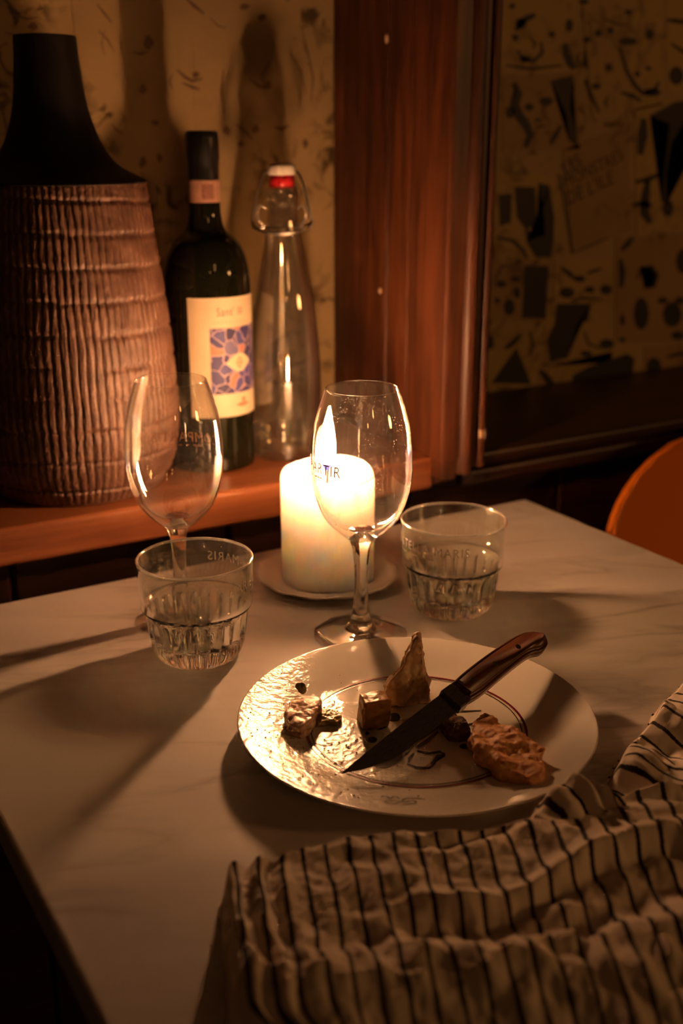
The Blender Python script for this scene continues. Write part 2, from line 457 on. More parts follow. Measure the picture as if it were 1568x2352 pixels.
# sheets pasted on the wall to the right of the post, each with its own print
SHEETS = [([(.8345,1.2514),(.9484,1.2597),(.9538,1.1758),(.841,1.1695)],[[(.8578,1.242),(.8571,1.2401),(.855,1.2389),(.8523,1.2387),(.8501,1.2397),(.8492,1.2415),(.8499,1.2434),(.852,1.2446),(.8546,1.2448),(.8569,1.2438)],[(.8624,1.2158),(.8706,1.2231),(.8798,1.2284),(.8884,1.2326),(.8862,1.2363),(.8749,1.2341),(.8635,1.2275),(.8577,1.2179)],[(.8753,1.2248),(.8739,1.2213),(.87,1.2189),(.8649,1.2187),(.8607,1.2207),(.859,1.224),(.8603,1.2276),(.8642,1.2299),(.8692,1.2301),(.8735,1.2282)],[(.8649,1.2098),(.8641,1.2076),(.8617,1.2062),(.8586,1.206),(.856,1.2073),(.8549,1.2094),(.8557,1.2115),(.8581,1.213),(.8612,1.2131),(.8638,1.2119)],[(.8632,1.1959),(.8715,1.1851),(.89,1.1838),(.9035,1.1949),(.8992,1.2067),(.8961,1.2062),(.8987,1.196),(.8877,1.1876),(.8741,1.1881),(.8658,1.1971)],[(.8842,1.1879),(.8828,1.1854),(.8787,1.1837),(.8736,1.1836),(.8694,1.185),(.8676,1.1874),(.869,1.1899),(.8731,1.1915),(.8782,1.1917),(.8824,1.1903)],[(.9447,1.2261),(.9439,1.222),(.9411,1.2193),(.9374,1.2192),(.9343,1.2216),(.9328,1.2256),(.9336,1.2297),(.9363,1.2324),(.94,1.2326),(.9432,1.2302)],[(.9302,1.2055),(.9315,1.193),(.9382,1.1828),(.948,1.1774),(.9536,1.1808),(.9489,1.1874),(.9434,1.1957),(.9373,1.2066)],[(.9185,1.2152),(.9177,1.213),(.9152,1.2115),(.9119,1.2114),(.9092,1.2126),(.9081,1.2148),(.9089,1.217),(.9114,1.2184),(.9146,1.2186),(.9173,1.2173)],[(.8799,1.2103),(.8876,1.2039),(.885,1.1989),(.887,1.1983),(.8913,1.2047),(.8814,1.2114)],[(.8478,1.1788),(.8864,1.1754),(.932,1.1813),(.9315,1.1834),(.8861,1.1791),(.848,1.1808)]]),([(.8423,1.1686),(.9567,1.1744),(.9671,1.089),(.8485,1.0846)],[[(.857,1.1603),(.8633,1.1498),(.8565,1.1381),(.8643,1.1237),(.8757,1.1144),(.8831,1.1049),(.8786,1.0923),(.8862,1.0902),(.8943,1.1048),(.887,1.1194),(.8763,1.1291),(.8698,1.1383),(.8742,1.1503),(.8638,1.1629)],[(.8643,1.1297),(.8632,1.1257),(.8598,1.1233),(.8555,1.1233),(.8518,1.1256),(.8503,1.1295),(.8514,1.1334),(.8547,1.1359),(.8591,1.1359),(.8627,1.1336)],[(.9145,1.1652),(.9488,1.1718),(.9528,1.1565),(.9479,1.1345),(.959,1.11),(.9627,1.091),(.9482,1.099),(.9416,1.1286),(.9279,1.1478)],[(.8924,1.1357),(.8912,1.1332),(.8877,1.1316),(.8833,1.1315),(.8796,1.133),(.8781,1.1355),(.8793,1.1381),(.8827,1.1397),(.8872,1.1397),(.8909,1.1382)],[(.9203,1.1424),(.9185,1.1392),(.9133,1.1372),(.9068,1.1371),(.9014,1.139),(.8992,1.142),(.9009,1.1452),(.906,1.1472),(.9126,1.1473),(.918,1.1454)],[(.9046,1.1214),(.9037,1.1203),(.9011,1.1195),(.8978,1.1195),(.8952,1.1202),(.8941,1.1213),(.895,1.1225),(.8976,1.1232),(.9008,1.1232),(.9035,1.1225)],[(.9111,1.1147),(.9098,1.1138),(.9062,1.1132),(.9017,1.1132),(.898,1.1137),(.8965,1.1146),(.8979,1.1154),(.9015,1.116),(.906,1.116),(.9096,1.1155)],[(.9325,1.1165),(.9243,1.1063),(.9181,1.0949),(.922,1.0933),(.9317,1.1035),(.9366,1.1151)]]),([(.9537,1.2591),(1.0772,1.27),(1.0995,1.1415),(.985,1.1225)],[[(.973,1.2118),(.9722,1.2095),(.9696,1.208),(.9662,1.2079),(.9634,1.2092),(.9621,1.2114),(.963,1.2136),(.9655,1.2151),(.9689,1.2152),(.9717,1.214)],[(.9639,1.1985),(.965,1.1878),(.9698,1.1794),(.9727,1.1799),(.9704,1.1886),(.9668,1.1988)],[(1.0479,1.2128),(1.0453,1.2099),(1.0376,1.2078),(1.0279,1.2074),(1.02,1.2089),(1.0167,1.2116),(1.0194,1.2146),(1.0269,1.2166),(1.0366,1.217),(1.0446,1.2156)],[(1.0745,1.2217),(1.0736,1.218),(1.0702,1.2155),(1.0657,1.2153),(1.0618,1.2175),(1.06,1.2211),(1.0609,1.2249),(1.0643,1.2274),(1.0687,1.2276),(1.0726,1.2254)],[(1.0168,1.2049),(1.0317,1.1771),(1.0456,1.1618),(1.0636,1.1511),(1.0846,1.1558),(1.0922,1.1672),(1.0881,1.1686),(1.0802,1.1594),(1.0651,1.1563),(1.0515,1.1651),(1.0375,1.1789),(1.0208,1.2059)],[(1.0946,1.1558),(1.0922,1.1528),(1.0849,1.1508),(1.0757,1.1506),(1.0681,1.1523),(1.0649,1.1552),(1.0674,1.1582),(1.0745,1.1602),(1.0837,1.1604),(1.0914,1.1587)],[(1.0099,1.1822),(1.0092,1.1793),(1.0065,1.1775),(1.0031,1.1774),(1.0001,1.1791),(.9987,1.1819),(.9995,1.1848),(1.0021,1.1866),(1.0056,1.1867),(1.0086,1.1851)],[(.9938,1.1608),(.9926,1.1584),(.9889,1.1569),(.9842,1.1568),(.9802,1.1582),(.9786,1.1604),(.9798,1.1627),(.9835,1.1643),(.9882,1.1644),(.9922,1.163)],[(.968,1.1676),(.9784,1.1464),(.9925,1.1305),(.9955,1.1317),(.984,1.1481),(.9711,1.1684)],[(1.0273,1.1531),(1.045,1.1483),(1.0607,1.1437),(1.0627,1.1464),(1.0477,1.1534),(1.0284,1.156)],[(1.0741,1.1831),(1.0735,1.1813),(1.0714,1.1802),(1.0687,1.1801),(1.0663,1.1811),(1.0653,1.1828),(1.0659,1.1846),(1.068,1.1858),(1.0707,1.1858),(1.073,1.1848)],[(.9658,1.2523),(.9647,1.2504),(.9614,1.249),(.9573,1.2488),(.9539,1.2498),(.9524,1.2516),(.9535,1.2536),(.9567,1.2549),(.9609,1.2552),(.9643,1.2542)],[(1.0357,1.2447),(1.0347,1.2427),(1.0317,1.2413),(1.0278,1.2411),(1.0245,1.2422),(1.0231,1.2441),(1.024,1.2461),(1.0271,1.2474),(1.031,1.2476),(1.0343,1.2466)],[(.9873,1.236),(1.0087,1.2293),(1.0302,1.2294),(1.0303,1.2307),(1.0095,1.2317),(.988,1.2372)],[(.9901,1.2196),(.9891,1.2171),(.9862,1.2154),(.9824,1.2152),(.9792,1.2167),(.9777,1.2191),(.9787,1.2217),(.9816,1.2233),(.9854,1.2235),(.9886,1.2221)],[(1.0078,1.2233),(1.0071,1.2207),(1.0048,1.219),(1.0018,1.2189),(.9992,1.2204),(.998,1.2228),(.9987,1.2254),(1.001,1.2271),(1.004,1.2272),(1.0066,1.2257)],[(1.0058,1.1505),(1.0006,1.1428),(1.0051,1.136),(1.0073,1.1365),(1.0048,1.1425),(1.008,1.1498)],[(1.0573,1.1761),(1.0566,1.1741),(1.0542,1.1727),(1.051,1.1726),(1.0483,1.1738),(1.0471,1.1759),(1.0479,1.1779),(1.0503,1.1793),(1.0534,1.1793),(1.0561,1.1781)]]),([(1.0895,1.2659),(1.1883,1.2765),(1.2056,1.1669),(1.1066,1.157)],[[(1.0944,1.2372),(1.1092,1.2356),(1.1475,1.2352),(1.1477,1.2385),(1.1096,1.2415),(1.0945,1.2405)],[(1.1323,1.1761),(1.1307,1.1694),(1.1248,1.1652),(1.1168,1.165),(1.1098,1.1689),(1.1065,1.1754),(1.1081,1.182),(1.1139,1.1862),(1.1219,1.1864),(1.1289,1.1826)],[(1.1711,1.2354),(1.1677,1.2281),(1.1567,1.2233),(1.1425,1.2227),(1.1305,1.2265),(1.1252,1.2333),(1.1285,1.2405),(1.1393,1.2454),(1.1534,1.2461),(1.1656,1.2423)],[(1.1044,1.2114),(1.1287,1.201),(1.1525,1.2054),(1.1514,1.2081),(1.1299,1.2059),(1.1063,1.2138)],[(1.1653,1.1686),(1.1629,1.1649),(1.1554,1.1625),(1.1457,1.1623),(1.1377,1.1643),(1.1342,1.1679),(1.1367,1.1716),(1.1441,1.174),(1.1537,1.1742),(1.1618,1.1722)]]),([(.9396,1.0876),(1.0428,1.1179),(1.0648,.9885),(.9683,.9646)],[[(.937,1.0599),(.9513,1.0135),(.9645,.9658),(.9661,.9659),(.9541,1.0137),(.9385,1.0601)],[(.9657,.9642),(.9928,.971),(1.0246,.9814),(1.0238,.9825),(.9914,.9731),(.965,.9653)]]),([(1.0525,1.1358),(1.2064,1.1616),(1.2338,.9877),(1.0734,.9799)],[[(1.0636,1.1249),(1.0604,1.1058),(1.0627,1.0823),(1.0726,1.0813),(1.0784,1.1046),(1.0735,1.1246)],[(1.0785,1.1284),(1.1182,1.1444),(1.2072,1.1564),(1.2131,1.119),(1.1439,1.1264),(1.1209,1.0947),(1.1164,1.0574),(1.1228,1.0204),(1.1114,1.024),(1.1027,1.0683),(1.1048,1.1),(1.1139,1.1184)],[(1.0648,1.0467),(1.0862,1.0479),(1.1099,1.0567),(1.1071,1.0605),(1.0819,1.0551),(1.0631,1.0507)],[(1.0804,1.0505),(1.0748,1.032),(1.0761,1.0087),(1.0923,.9955),(1.0998,.9988),(1.0914,1.0104),(1.0907,1.0304),(1.0897,1.0493)],[(1.0632,1.0186),(1.0802,1.0172),(1.0953,1.0166),(1.0961,1.0213),(1.0798,1.0259),(1.062,1.0233)],[(1.1354,1.0146),(1.1343,1.0081),(1.1297,1.0042),(1.1233,1.0045),(1.1176,1.0086),(1.1148,1.0152),(1.116,1.0216),(1.1206,1.0254),(1.1269,1.0252),(1.1326,1.0211)],[(1.19,1.0453),(1.1891,1.0323),(1.1829,1.0243),(1.1738,1.0246),(1.1653,1.0328),(1.1607,1.0458),(1.1616,1.0587),(1.1677,1.0665),(1.1767,1.0664),(1.1852,1.0584)],[(1.1291,1.0825),(1.1553,1.0726),(1.1871,1.0821),(1.1847,1.0854),(1.1544,1.0791),(1.131,1.0856)]]),([(.8356,1.0639),(.9367,1.056),(.942,.9564),(.8436,.9655)],[[(.8466,1.0383),(.8655,1.0388),(.8662,1.0062),(.8494,1.0018)],[(.8689,1.0472),(.9008,1.0455),(.9068,.9997),(.8887,.9978),(.8751,1.011)],[(.9058,1.0505),(.9223,1.0476),(.9336,1.0091),(.9347,.9778),(.9304,.9612),(.9067,.9634),(.8918,.9823),(.8885,1.0004),(.9064,.9868),(.9199,.9889),(.917,1.0096)],[(.8446,.9881),(.8684,.9829),(.8849,.9709),(.8931,.9604),(.8961,.9614),(.8892,.9734),(.8706,.9867),(.8451,.9906)]]),([(.8333,.961),(.931,.9538),(.9308,.8833),(.8356,.8918)],[[(.8903,.9538),(.9291,.9512),(.9284,.8857),(.8904,.8902)],[(.8464,.9404),(.8557,.9536),(.8781,.9564),(.8777,.9578),(.8537,.9558),(.8448,.9411)],[(.8639,.9334),(.8626,.9307),(.8586,.9293),(.8537,.9296),(.8496,.9315),(.8479,.9344),(.8493,.9371),(.8532,.9385),(.8581,.9382),(.8622,.9363)],[(.8845,.9384),(.8833,.936),(.8796,.9347),(.875,.935),(.8712,.9368),(.8696,.9393),(.8709,.9417),(.8745,.943),(.8791,.9427),(.8829,.941)],[(.8786,.9045),(.8773,.8983),(.8731,.8948),(.8676,.8952),(.8629,.8994),(.8609,.9058),(.8622,.9119),(.8664,.9154),(.8718,.915),(.8765,.9109)],[(.8863,.9215),(.8856,.9172),(.883,.9146),(.8796,.9149),(.8767,.9177),(.8754,.9222),(.8762,.9265),(.8787,.929),(.8821,.9288),(.885,.9259)],[(.855,.9141),(.8543,.912),(.852,.9108),(.8491,.911),(.8467,.9125),(.8457,.9147),(.8465,.9168),(.8487,.918),(.8516,.9178),(.854,.9163)]]),([(.9376,.9587),(1.0366,.9558),(1.0393,.9013),(.9388,.9072)],[[(.947,.9472),(.9601,.9379),(.9741,.9306),(.9769,.9332),(.9649,.9427),(.9495,.9499)],[(.974,.9157),(.9719,.9117),(.9655,.9095),(.9575,.9101),(.9508,.9131),(.948,.9174),(.9501,.9214),(.9563,.9236),(.9644,.9231),(.9711,.9201)],[(.9907,.9321),(.9891,.9296),(.9845,.9283),(.9786,.9287),(.9738,.9306),(.9717,.9333),(.9733,.9357),(.9779,.937),(.9838,.9367),(.9887,.9348)],[(.9922,.9374),(1.0049,.939),(1.0175,.942),(1.0164,.9444),(1.0027,.9433),(.9909,.9398)],[(1.0378,.9154),(1.0362,.9116),(1.0311,.9095),(1.0245,.9099),(1.019,.9127),(1.0166,.9168),(1.0182,.9206),(1.0232,.9227),(1.0298,.9223),(1.0353,.9195)],[(1.0076,.9174),(1.0061,.9149),(1.0018,.9135),(.9963,.9139),(.9917,.9158),(.9898,.9185),(.9912,.921),(.9955,.9223),(1.001,.922),(1.0056,.9201)],[(.9694,.9051),(.991,.906),(1.0209,.9026),(1.0209,.9048),(.9905,.9099),(.9687,.9072)]]),([(.9275,.9069),(1.0426,.8988),(1.0478,.8193),(.9323,.8249)],[[(.9455,.904),(1.0033,.8999),(1.0009,.8783),(.982,.8748),(.9764,.8545),(.9695,.8326),(.9406,.8298),(.9326,.8595),(.944,.8778)],[(1.0492,.8436),(1.0471,.8397),(1.0407,.8377),(1.0326,.8385),(1.0257,.8416),(1.0229,.8459),(1.0249,.8498),(1.0312,.8517),(1.0393,.851),(1.0462,.8479)],[(.9935,.8652),(1.0023,.8465),(1.027,.8389),(1.0276,.8406),(1.0053,.8487),(.9958,.8656)],[(1.0118,.8343),(1.01,.8321),(1.0048,.8311),(.9983,.8318),(.9929,.8337),(.9906,.8363),(.9924,.8385),(.9976,.8394),(1.0041,.8388),(1.0096,.8369)]]),([(1.0369,.9814),(1.2338,.9877),(1.259,.828),(1.0512,.8463)],[[(1.0449,.9534),(1.0477,.9369),(1.0502,.9176),(1.057,.9168),(1.0599,.9365),(1.0514,.9538)],[(1.0838,.9262),(1.0878,.9389),(1.1041,.9389),(1.1135,.9291),(1.1102,.9162),(1.0947,.9148),(1.0957,.912),(1.1147,.913),(1.1205,.9292),(1.1064,.9433),(1.0836,.9422),(1.08,.9272)],[(1.108,.8792),(1.1068,.8664),(1.1005,.8588),(1.0916,.8596),(1.0835,.8682),(1.0793,.8814),(1.0805,.8941),(1.0867,.9015),(1.0955,.9009),(1.1037,.8925)],[(1.1408,.8943),(1.1393,.8917),(1.1346,.8903),(1.1285,.8907),(1.1234,.8928),(1.1212,.8956),(1.1227,.8983),(1.1274,.8996),(1.1334,.8992),(1.1386,.8972)],[(1.1699,.8734),(1.1678,.8631),(1.1595,.8573),(1.1481,.8582),(1.1382,.8654),(1.1334,.8762),(1.1355,.8863),(1.1437,.8921),(1.1549,.8913),(1.165,.8842)],[(1.174,.892),(1.1725,.889),(1.1678,.8874),(1.1616,.8878),(1.1563,.8901),(1.154,.8934),(1.1555,.8964),(1.1602,.8979),(1.1664,.8975),(1.1716,.8953)],[(1.0653,.8739),(1.0649,.8692),(1.0629,.8664),(1.06,.8667),(1.0573,.8698),(1.0559,.8746),(1.0563,.8793),(1.0583,.882),(1.0612,.8818),(1.0639,.8787)],[(1.0507,.963),(1.0633,.9695),(1.0697,.9787),(1.0648,.9816),(1.0547,.9751),(1.0462,.9662)],[(1.1816,.9439),(1.1799,.9338),(1.1725,.9279),(1.1622,.9285),(1.1531,.9353),(1.1486,.9456),(1.1504,.9556),(1.1577,.9614),(1.1679,.961),(1.177,.9543)],[(1.2419,.8813),(1.2391,.8673),(1.2273,.8594),(1.2112,.8606),(1.197,.8705),(1.19,.885),(1.1929,.8987),(1.2044,.9065),(1.2203,.9055),(1.2347,.8959)],[(1.1798,.844),(1.1777,.8406),(1.1712,.839),(1.1629,.8397),(1.1558,.8425),(1.1528,.8463),(1.1549,.8496),(1.1613,.8512),(1.1696,.8505),(1.1767,.8478)],[(1.0698,.8475),(1.0688,.8456),(1.0658,.8446),(1.0619,.8449),(1.0586,.8465),(1.0572,.8486),(1.0581,.8506),(1.0611,.8516),(1.065,.8513),(1.0683,.8497)]]),([(.8346,.8866),(.9255,.8777),(.9209,.8047),(.8292,.8091)],[[(.8485,.8636),(.8476,.8583),(.8448,.8552),(.841,.8556),(.8378,.8592),(.8364,.8647),(.8373,.8699),(.8401,.873),(.8438,.8727),(.847,.8691)],[(.8676,.8526),(.8806,.8568),(.8924,.868),(.8884,.8713),(.8739,.8631),(.8643,.8563)],[(.8465,.8127),(.8671,.8347),(.8838,.8539),(.8964,.8324),(.9109,.8047)],[(.9028,.8728),(.9077,.8561),(.9057,.84),(.9084,.8393),(.9126,.8558),(.9054,.873)]]),([(.9224,.8243),(1.0509,.8341),(1.0983,.8333),(1.0983,.7785),(.9275,.7927)],[[(.9804,.8087),(1.0066,.8175),(1.0734,.8285),(1.0885,.8212),(1.0879,.7844),(.9805,.7914)],[(.9227,.8198),(.9325,.8058),(.9542,.7905),(.9591,.794),(.9418,.8116),(.9282,.8225)]]),([(1.1061,.8355),(1.2595,.8248),(1.2668,.779),(1.1122,.7842)],[[(1.1401,.8043),(1.1384,.7966),(1.1319,.7924),(1.1231,.7933),(1.1155,.7989),(1.1119,.8071),(1.1136,.8146),(1.12,.8188),(1.1287,.8179),(1.1364,.8124)],[(1.15,.815),(1.1747,.816),(1.2088,.8124),(1.2087,.8157),(1.1732,.8222),(1.1484,.8183)],[(1.2066,.7927),(1.2033,.7887),(1.1932,.787),(1.1804,.7883),(1.1697,.7921),(1.1652,.7969),(1.1685,.8008),(1.1784,.8025),(1.1912,.8013),(1.202,.7975)]])]
for i, (quad, inks) in enumerate(SHEETS):
    lift = 0.0006 + 0.00025 * (i % 3)
    bm = bmesh.new()
    v0 = [bm.verts.new((x, WY - lift, z)) for x, z in quad]
    v1 = [bm.verts.new((x, WY + 0.0005, z)) for x, z in quad]
    bm.faces.new(v0)
    for k in range(4):
        bm.faces.new((v0[k], v0[(k + 1) % 4], v1[(k + 1) % 4], v1[k])) if len(quad) == 4 else None
    bmesh.ops.recalc_face_normals(bm, faces=bm.faces)
    sh = obj('paper_sheet', bm, M['sheet_a'] if i % 3 != 1 else M['sheet_b'], wall)
    bm = bmesh.new()
    for poly in inks:
        try: bm.faces.new([bm.verts.new((x, WY - lift - 0.0003, z)) for x, z in poly])
        except ValueError: pass
    bmesh.ops.triangulate(bm, faces=bm.faces[:])
    obj('ink_drawing', bm, M['ink'], sh)
    if i == 4:
        for s, p0, p1 in (('LES', (.9475, 1.0588), (.9722, 1.0708)), ('MONSTRES', (.9488, 1.0436), (1.0401, 1.0752)), ("DE L'ILE", (.9554, 1.0229), (1.0269, 1.0483))):
            w = math.hypot(p1[0] - p0[0], p1[1] - p0[1]); an = math.atan2(p1[1] - p0[1], p1[0] - p0[0])
            me = fit_text(s, w, 1.05)
            for v in me.vertices:
                x, y = v.co.x, v.co.y * 1.15
                v.co = Vector((p0[0] + x * math.cos(an) - y * math.sin(an), WY - lift - 0.0003, p0[1] + x * math.sin(an) + y * math.cos(an)))
            obj('lettering', me, M['ink'], sh)

# sheets of the paper behind the bottles
for (x0, x1, z0, z1) in ((-0.2, .345, 1.185, 1.62), (.347, .619, 1.192, 1.7), (.30, .462, .99, 1.19), (.464, .619, .90, 1.19), (.05, .298, .80, 1.183)):
    obj('paper_sheet', box(x0, x1, WY - .0008, WY + .0005, z0, z1), M['paper'], wall)

# prints on the paper behind the bottles, plus strokes painting the swing-top's shadow
for poly in [[(.425,1.1876),(.423,1.1844),(.4191,1.1807),(.4154,1.1813),(.4134,1.1855),(.4152,1.1887),(.4161,1.1924),(.4202,1.1945),(.4221,1.1914)],[(.4033,1.1775),(.4104,1.1752),(.4186,1.1788),(.4182,1.1799),(.4103,1.1783),(.4037,1.1787)],[(.4149,1.146),(.4141,1.1434),(.4109,1.1407),(.4083,1.1415),(.4062,1.1445),(.4079,1.147),(.4088,1.1498),(.4118,1.1512),(.4131,1.1487)],[(.4459,1.1634),(.454,1.1557),(.4617,1.1524),(.4733,1.156),(.4729,1.1574),(.4621,1.1557),(.4564,1.1584),(.447,1.1645)],[(.4514,1.1517),(.4609,1.147),(.4696,1.1457),(.4701,1.1469),(.4624,1.15),(.4521,1.1528)],[(.471,1.1599),(.4684,1.1584),(.4664,1.1567),(.4631,1.1567),(.4626,1.1587),(.4622,1.1604),(.4634,1.1619),(.4666,1.1631),(.4689,1.1619)],[(.5234,1.1575),(.532,1.1504),(.5434,1.148),(.5439,1.1491),(.5338,1.1529),(.5243,1.1584)],[(.5485,1.1524),(.5489,1.149),(.5457,1.1484),(.5435,1.148),(.5405,1.15),(.5418,1.1544),(.5437,1.1562),(.5462,1.1565),(.5481,1.1562)],[(.507,1.114),(.5156,1.1071),(.525,1.0995),(.5262,1.1005),(.5183,1.1096),(.5079,1.1151)],[(.5344,1.1101),(.533,1.1073),(.5298,1.1063),(.5266,1.1055),(.5247,1.1079),(.5262,1.1119),(.5268,1.1134),(.5303,1.1144),(.532,1.114)],[(.5158,1.0958),(.5163,1.0942),(.5132,1.0927),(.511,1.0934),(.5081,1.0951),(.5091,1.0965),(.5112,1.0983),(.5136,1.0988),(.5156,1.0973)],[(.37,1.1953),(.3774,1.188),(.3843,1.1772),(.3849,1.1776),(.3789,1.1889),(.3705,1.1958)],[(.3763,1.1959),(.3718,1.1844),(.3748,1.174),(.3753,1.1741),(.373,1.1845),(.3768,1.1958)],[(.3769,1.1135),(.3817,1.1071),(.389,1.1044),(.3894,1.1051),(.3832,1.1087),(.3776,1.114)],[(.4105,1.079),(.4097,1.0762),(.4068,1.0743),(.4044,1.0733),(.4025,1.0768),(.4042,1.0808),(.4049,1.0828),(.4077,1.0847),(.409,1.0836)],[(.4276,1.083),(.4266,1.0803),(.4242,1.0785),(.422,1.08),(.4206,1.0821),(.4218,1.0842),(.4224,1.0869),(.4248,1.087),(.4259,1.0849)],[(.4249,1.1153),(.4247,1.1131),(.4225,1.1128),(.42,1.1134),(.4179,1.1142),(.4172,1.1164),(.4203,1.1178),(.4226,1.1174),(.4256,1.1168)],[(.5506,1.1112),(.5595,1.1085),(.5693,1.1131),(.5687,1.1143),(.5591,1.1119),(.551,1.1125)],[(.458,1.2276),(.4659,1.22),(.4769,1.2144),(.478,1.2155),(.4687,1.2227),(.4592,1.2286)],[(.3703,1.2175),(.3759,1.21),(.3834,1.2026),(.3841,1.2031),(.3776,1.2113),(.371,1.218)],[(.289,1.2059),(.304,1.201),(.3143,1.2035),(.3142,1.2044),(.3045,1.2031),(.2893,1.2067)],[(.3139,1.1967),(.314,1.1948),(.31,1.193),(.3073,1.1938),(.304,1.1955),(.3059,1.1972),(.3078,1.1994),(.311,1.2),(.3129,1.1983)],[(.2836,1.1897),(.2951,1.1871),(.3103,1.1904),(.3103,1.1911),(.2953,1.1889),(.2839,1.1904)],[(.5831,1.2088),(.5898,1.1844),(.5961,1.1597),(.5935,1.1365),(.5945,1.1365),(.5985,1.1599),(.592,1.1849),(.5841,1.209)],[(.5704,1.1837),(.5821,1.1654),(.5875,1.1448),(.5883,1.1449),(.584,1.166),(.5711,1.1841)],[(.4953,1.1654),(.4918,1.1451),(.4947,1.1247),(.4959,1.1248),(.4947,1.1452),(.4964,1.1653)],[(.5008,1.1083),(.5012,1.1043),(.4982,1.103),(.4958,1.1049),(.4929,1.1069),(.4932,1.1103),(.4962,1.1135),(.4986,1.1128),(.5014,1.1107)],[(.4413,1.16),(.4371,1.1539),(.4401,1.146),(.441,1.1462),(.4394,1.1539),(.4421,1.1597)],[(.5479,1.1752),(.5371,1.1626),(.5403,1.1481),(.5411,1.1482),(.539,1.1623),(.5485,1.1748)],[(.5273,1.2241),(.5252,1.2226),(.5212,1.2208),(.5171,1.2207),(.5149,1.2226),(.5165,1.2243),(.5173,1.2259),(.5217,1.2272),(.5239,1.2259)],[(.5443,1.2151),(.5423,1.2134),(.5404,1.2115),(.5369,1.2113),(.5359,1.2136),(.534,1.2154),(.5371,1.2173),(.5402,1.2187),(.544,1.2174)],[(.4826,1.2119),(.4913,1.2041),(.501,1.2033),(.5011,1.2039),(.4923,1.2054),(.4831,1.2124)],[(.5914,1.0957),(.5894,1.0929),(.5879,1.0903),(.5852,1.0916),(.5847,1.0945),(.5835,1.0969),(.5853,1.1),(.5878,1.1009),(.5904,1.0982)],[(.576,1.0563),(.5856,1.0382),(.5892,1.0203),(.59,1.0204),(.5876,1.0387),(.5767,1.0566)]]:
    bm = bmesh.new()
    bm.faces.new([bm.verts.new((x, WY - .0011, z)) for x, z in poly])
    bmesh.ops.triangulate(bm, faces=bm.faces[:])
    obj('ink_shadow_mark', bm, M['ink_shadow'], wall)

# ledge board under the bottles
led = structure('trim_1', box(-1.2, 0.612, 0.861, WY - .001, LZ - 0.033, LZ, 0.004, 3), M['ledge'], 'worn orange-brown wooden ledge board carrying the bottles and the vase')
# the sill to the right of the post with its mouldings
sill = empty('trim_2', (0, 0, 0)); tag(sill, 'dark red-brown moulded sill running right from the wooden post', None, None, 'structure')
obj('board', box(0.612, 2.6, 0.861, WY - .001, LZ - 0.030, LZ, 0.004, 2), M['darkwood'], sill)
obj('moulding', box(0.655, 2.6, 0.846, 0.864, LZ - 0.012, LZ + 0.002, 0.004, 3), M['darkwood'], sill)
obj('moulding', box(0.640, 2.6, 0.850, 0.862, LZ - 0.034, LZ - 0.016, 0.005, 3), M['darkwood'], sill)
# panelling below the ledge
pan = empty('wall_lower', (0, 0, 0)); tag(pan, 'dark wooden panelling below the ledge', None, None, 'structure')
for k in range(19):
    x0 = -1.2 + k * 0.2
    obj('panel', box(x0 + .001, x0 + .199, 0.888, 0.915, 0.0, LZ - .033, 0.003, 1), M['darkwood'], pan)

# the post between the two papered bays: deep side boards and a moulded front
post = empty('trim_3', (0.606, 0.838, LZ)); tag(post, 'tall red-brown wooden post with moulded front edge between papered walls', None, None, 'structure')
PZ0, PZ1 = LZ, 2.6
def plank(x0, x1, y0, y1, z0=PZ0, bevel=.003):
    return obj('plank', box(x0 - .606, x1 - .606, y0 - .838, y1 - .838, z0 - LZ, PZ1 - LZ, bevel, 2), M['post'], post)
plank(.6205, .645, 1.001, 1.074)
plank(.6065, .640, .945, .9995)
plank(.6070, .640, .905, .944)
plank(.6052, .640, .8385, .9035)
plank(.622, .652, .905, 1.0738)
def moulding(outline, z0):
    bm = prism([(x - .606, y - .838) for x, y in outline], PZ1 - z0, 'z')
    bmesh.ops.translate(bm, verts=bm.verts, vec=(0, 0, z0 - LZ))
    return obj('moulding', bm, M['post'], post)
def arc(cx_, cy_, r, a0, a1, n=8):
    return [(cx_ + r * math.cos(R(a0 + (a1 - a0) * k / n)), cy_ + r * math.sin(R(a0 + (a1 - a0) * k / n))) for k in range(n + 1)]
moulding([(.6065, .86), (.6065, .8400), (.6080, .8390), (.6215, .8390), (.6238, .8405), (.6238, .86)], LZ - .018)
moulding([(.624, .86), (.624, .8405)] + arc(.6325, .8395, .0072, 190, 350) + [(.641, .8405), (.641, .86)], LZ - .014)
moulding([(.641, .862), (.641, .8405), (.646, .8405)] + arc(.6525, .842, .005, 190, 350) + [(.659, .846), (.659, .862)], LZ - .010)

M['bare'] = plain('bare_wood_chip', (.55, .40, .27), .7)
for (x, y, z, sx_, sy_, sz_) in ((.653, .8385, .826, .006, .002, .009), (.6062, .9480, 1.190, .0012, .004, .006), (.6062, .955, .955, .0012, .003, .004)):
    bm = bmesh.new(); bmesh.ops.create_icosphere(bm, subdivisions=2, radius=1.0)
    for v in bm.verts:
        v.co *= 1 + .35 * noise.noise(v.co * 1.7 + Vector((x * 40, 0, z * 9)))
        v.co = Vector((v.co.x * sx_, v.co.y * sy_, v.co.z * sz_)) * .8
    smooth(bm)
    obj('wood_chip', bm, M['bare'], post, (x - .606, y - .838, z - LZ))

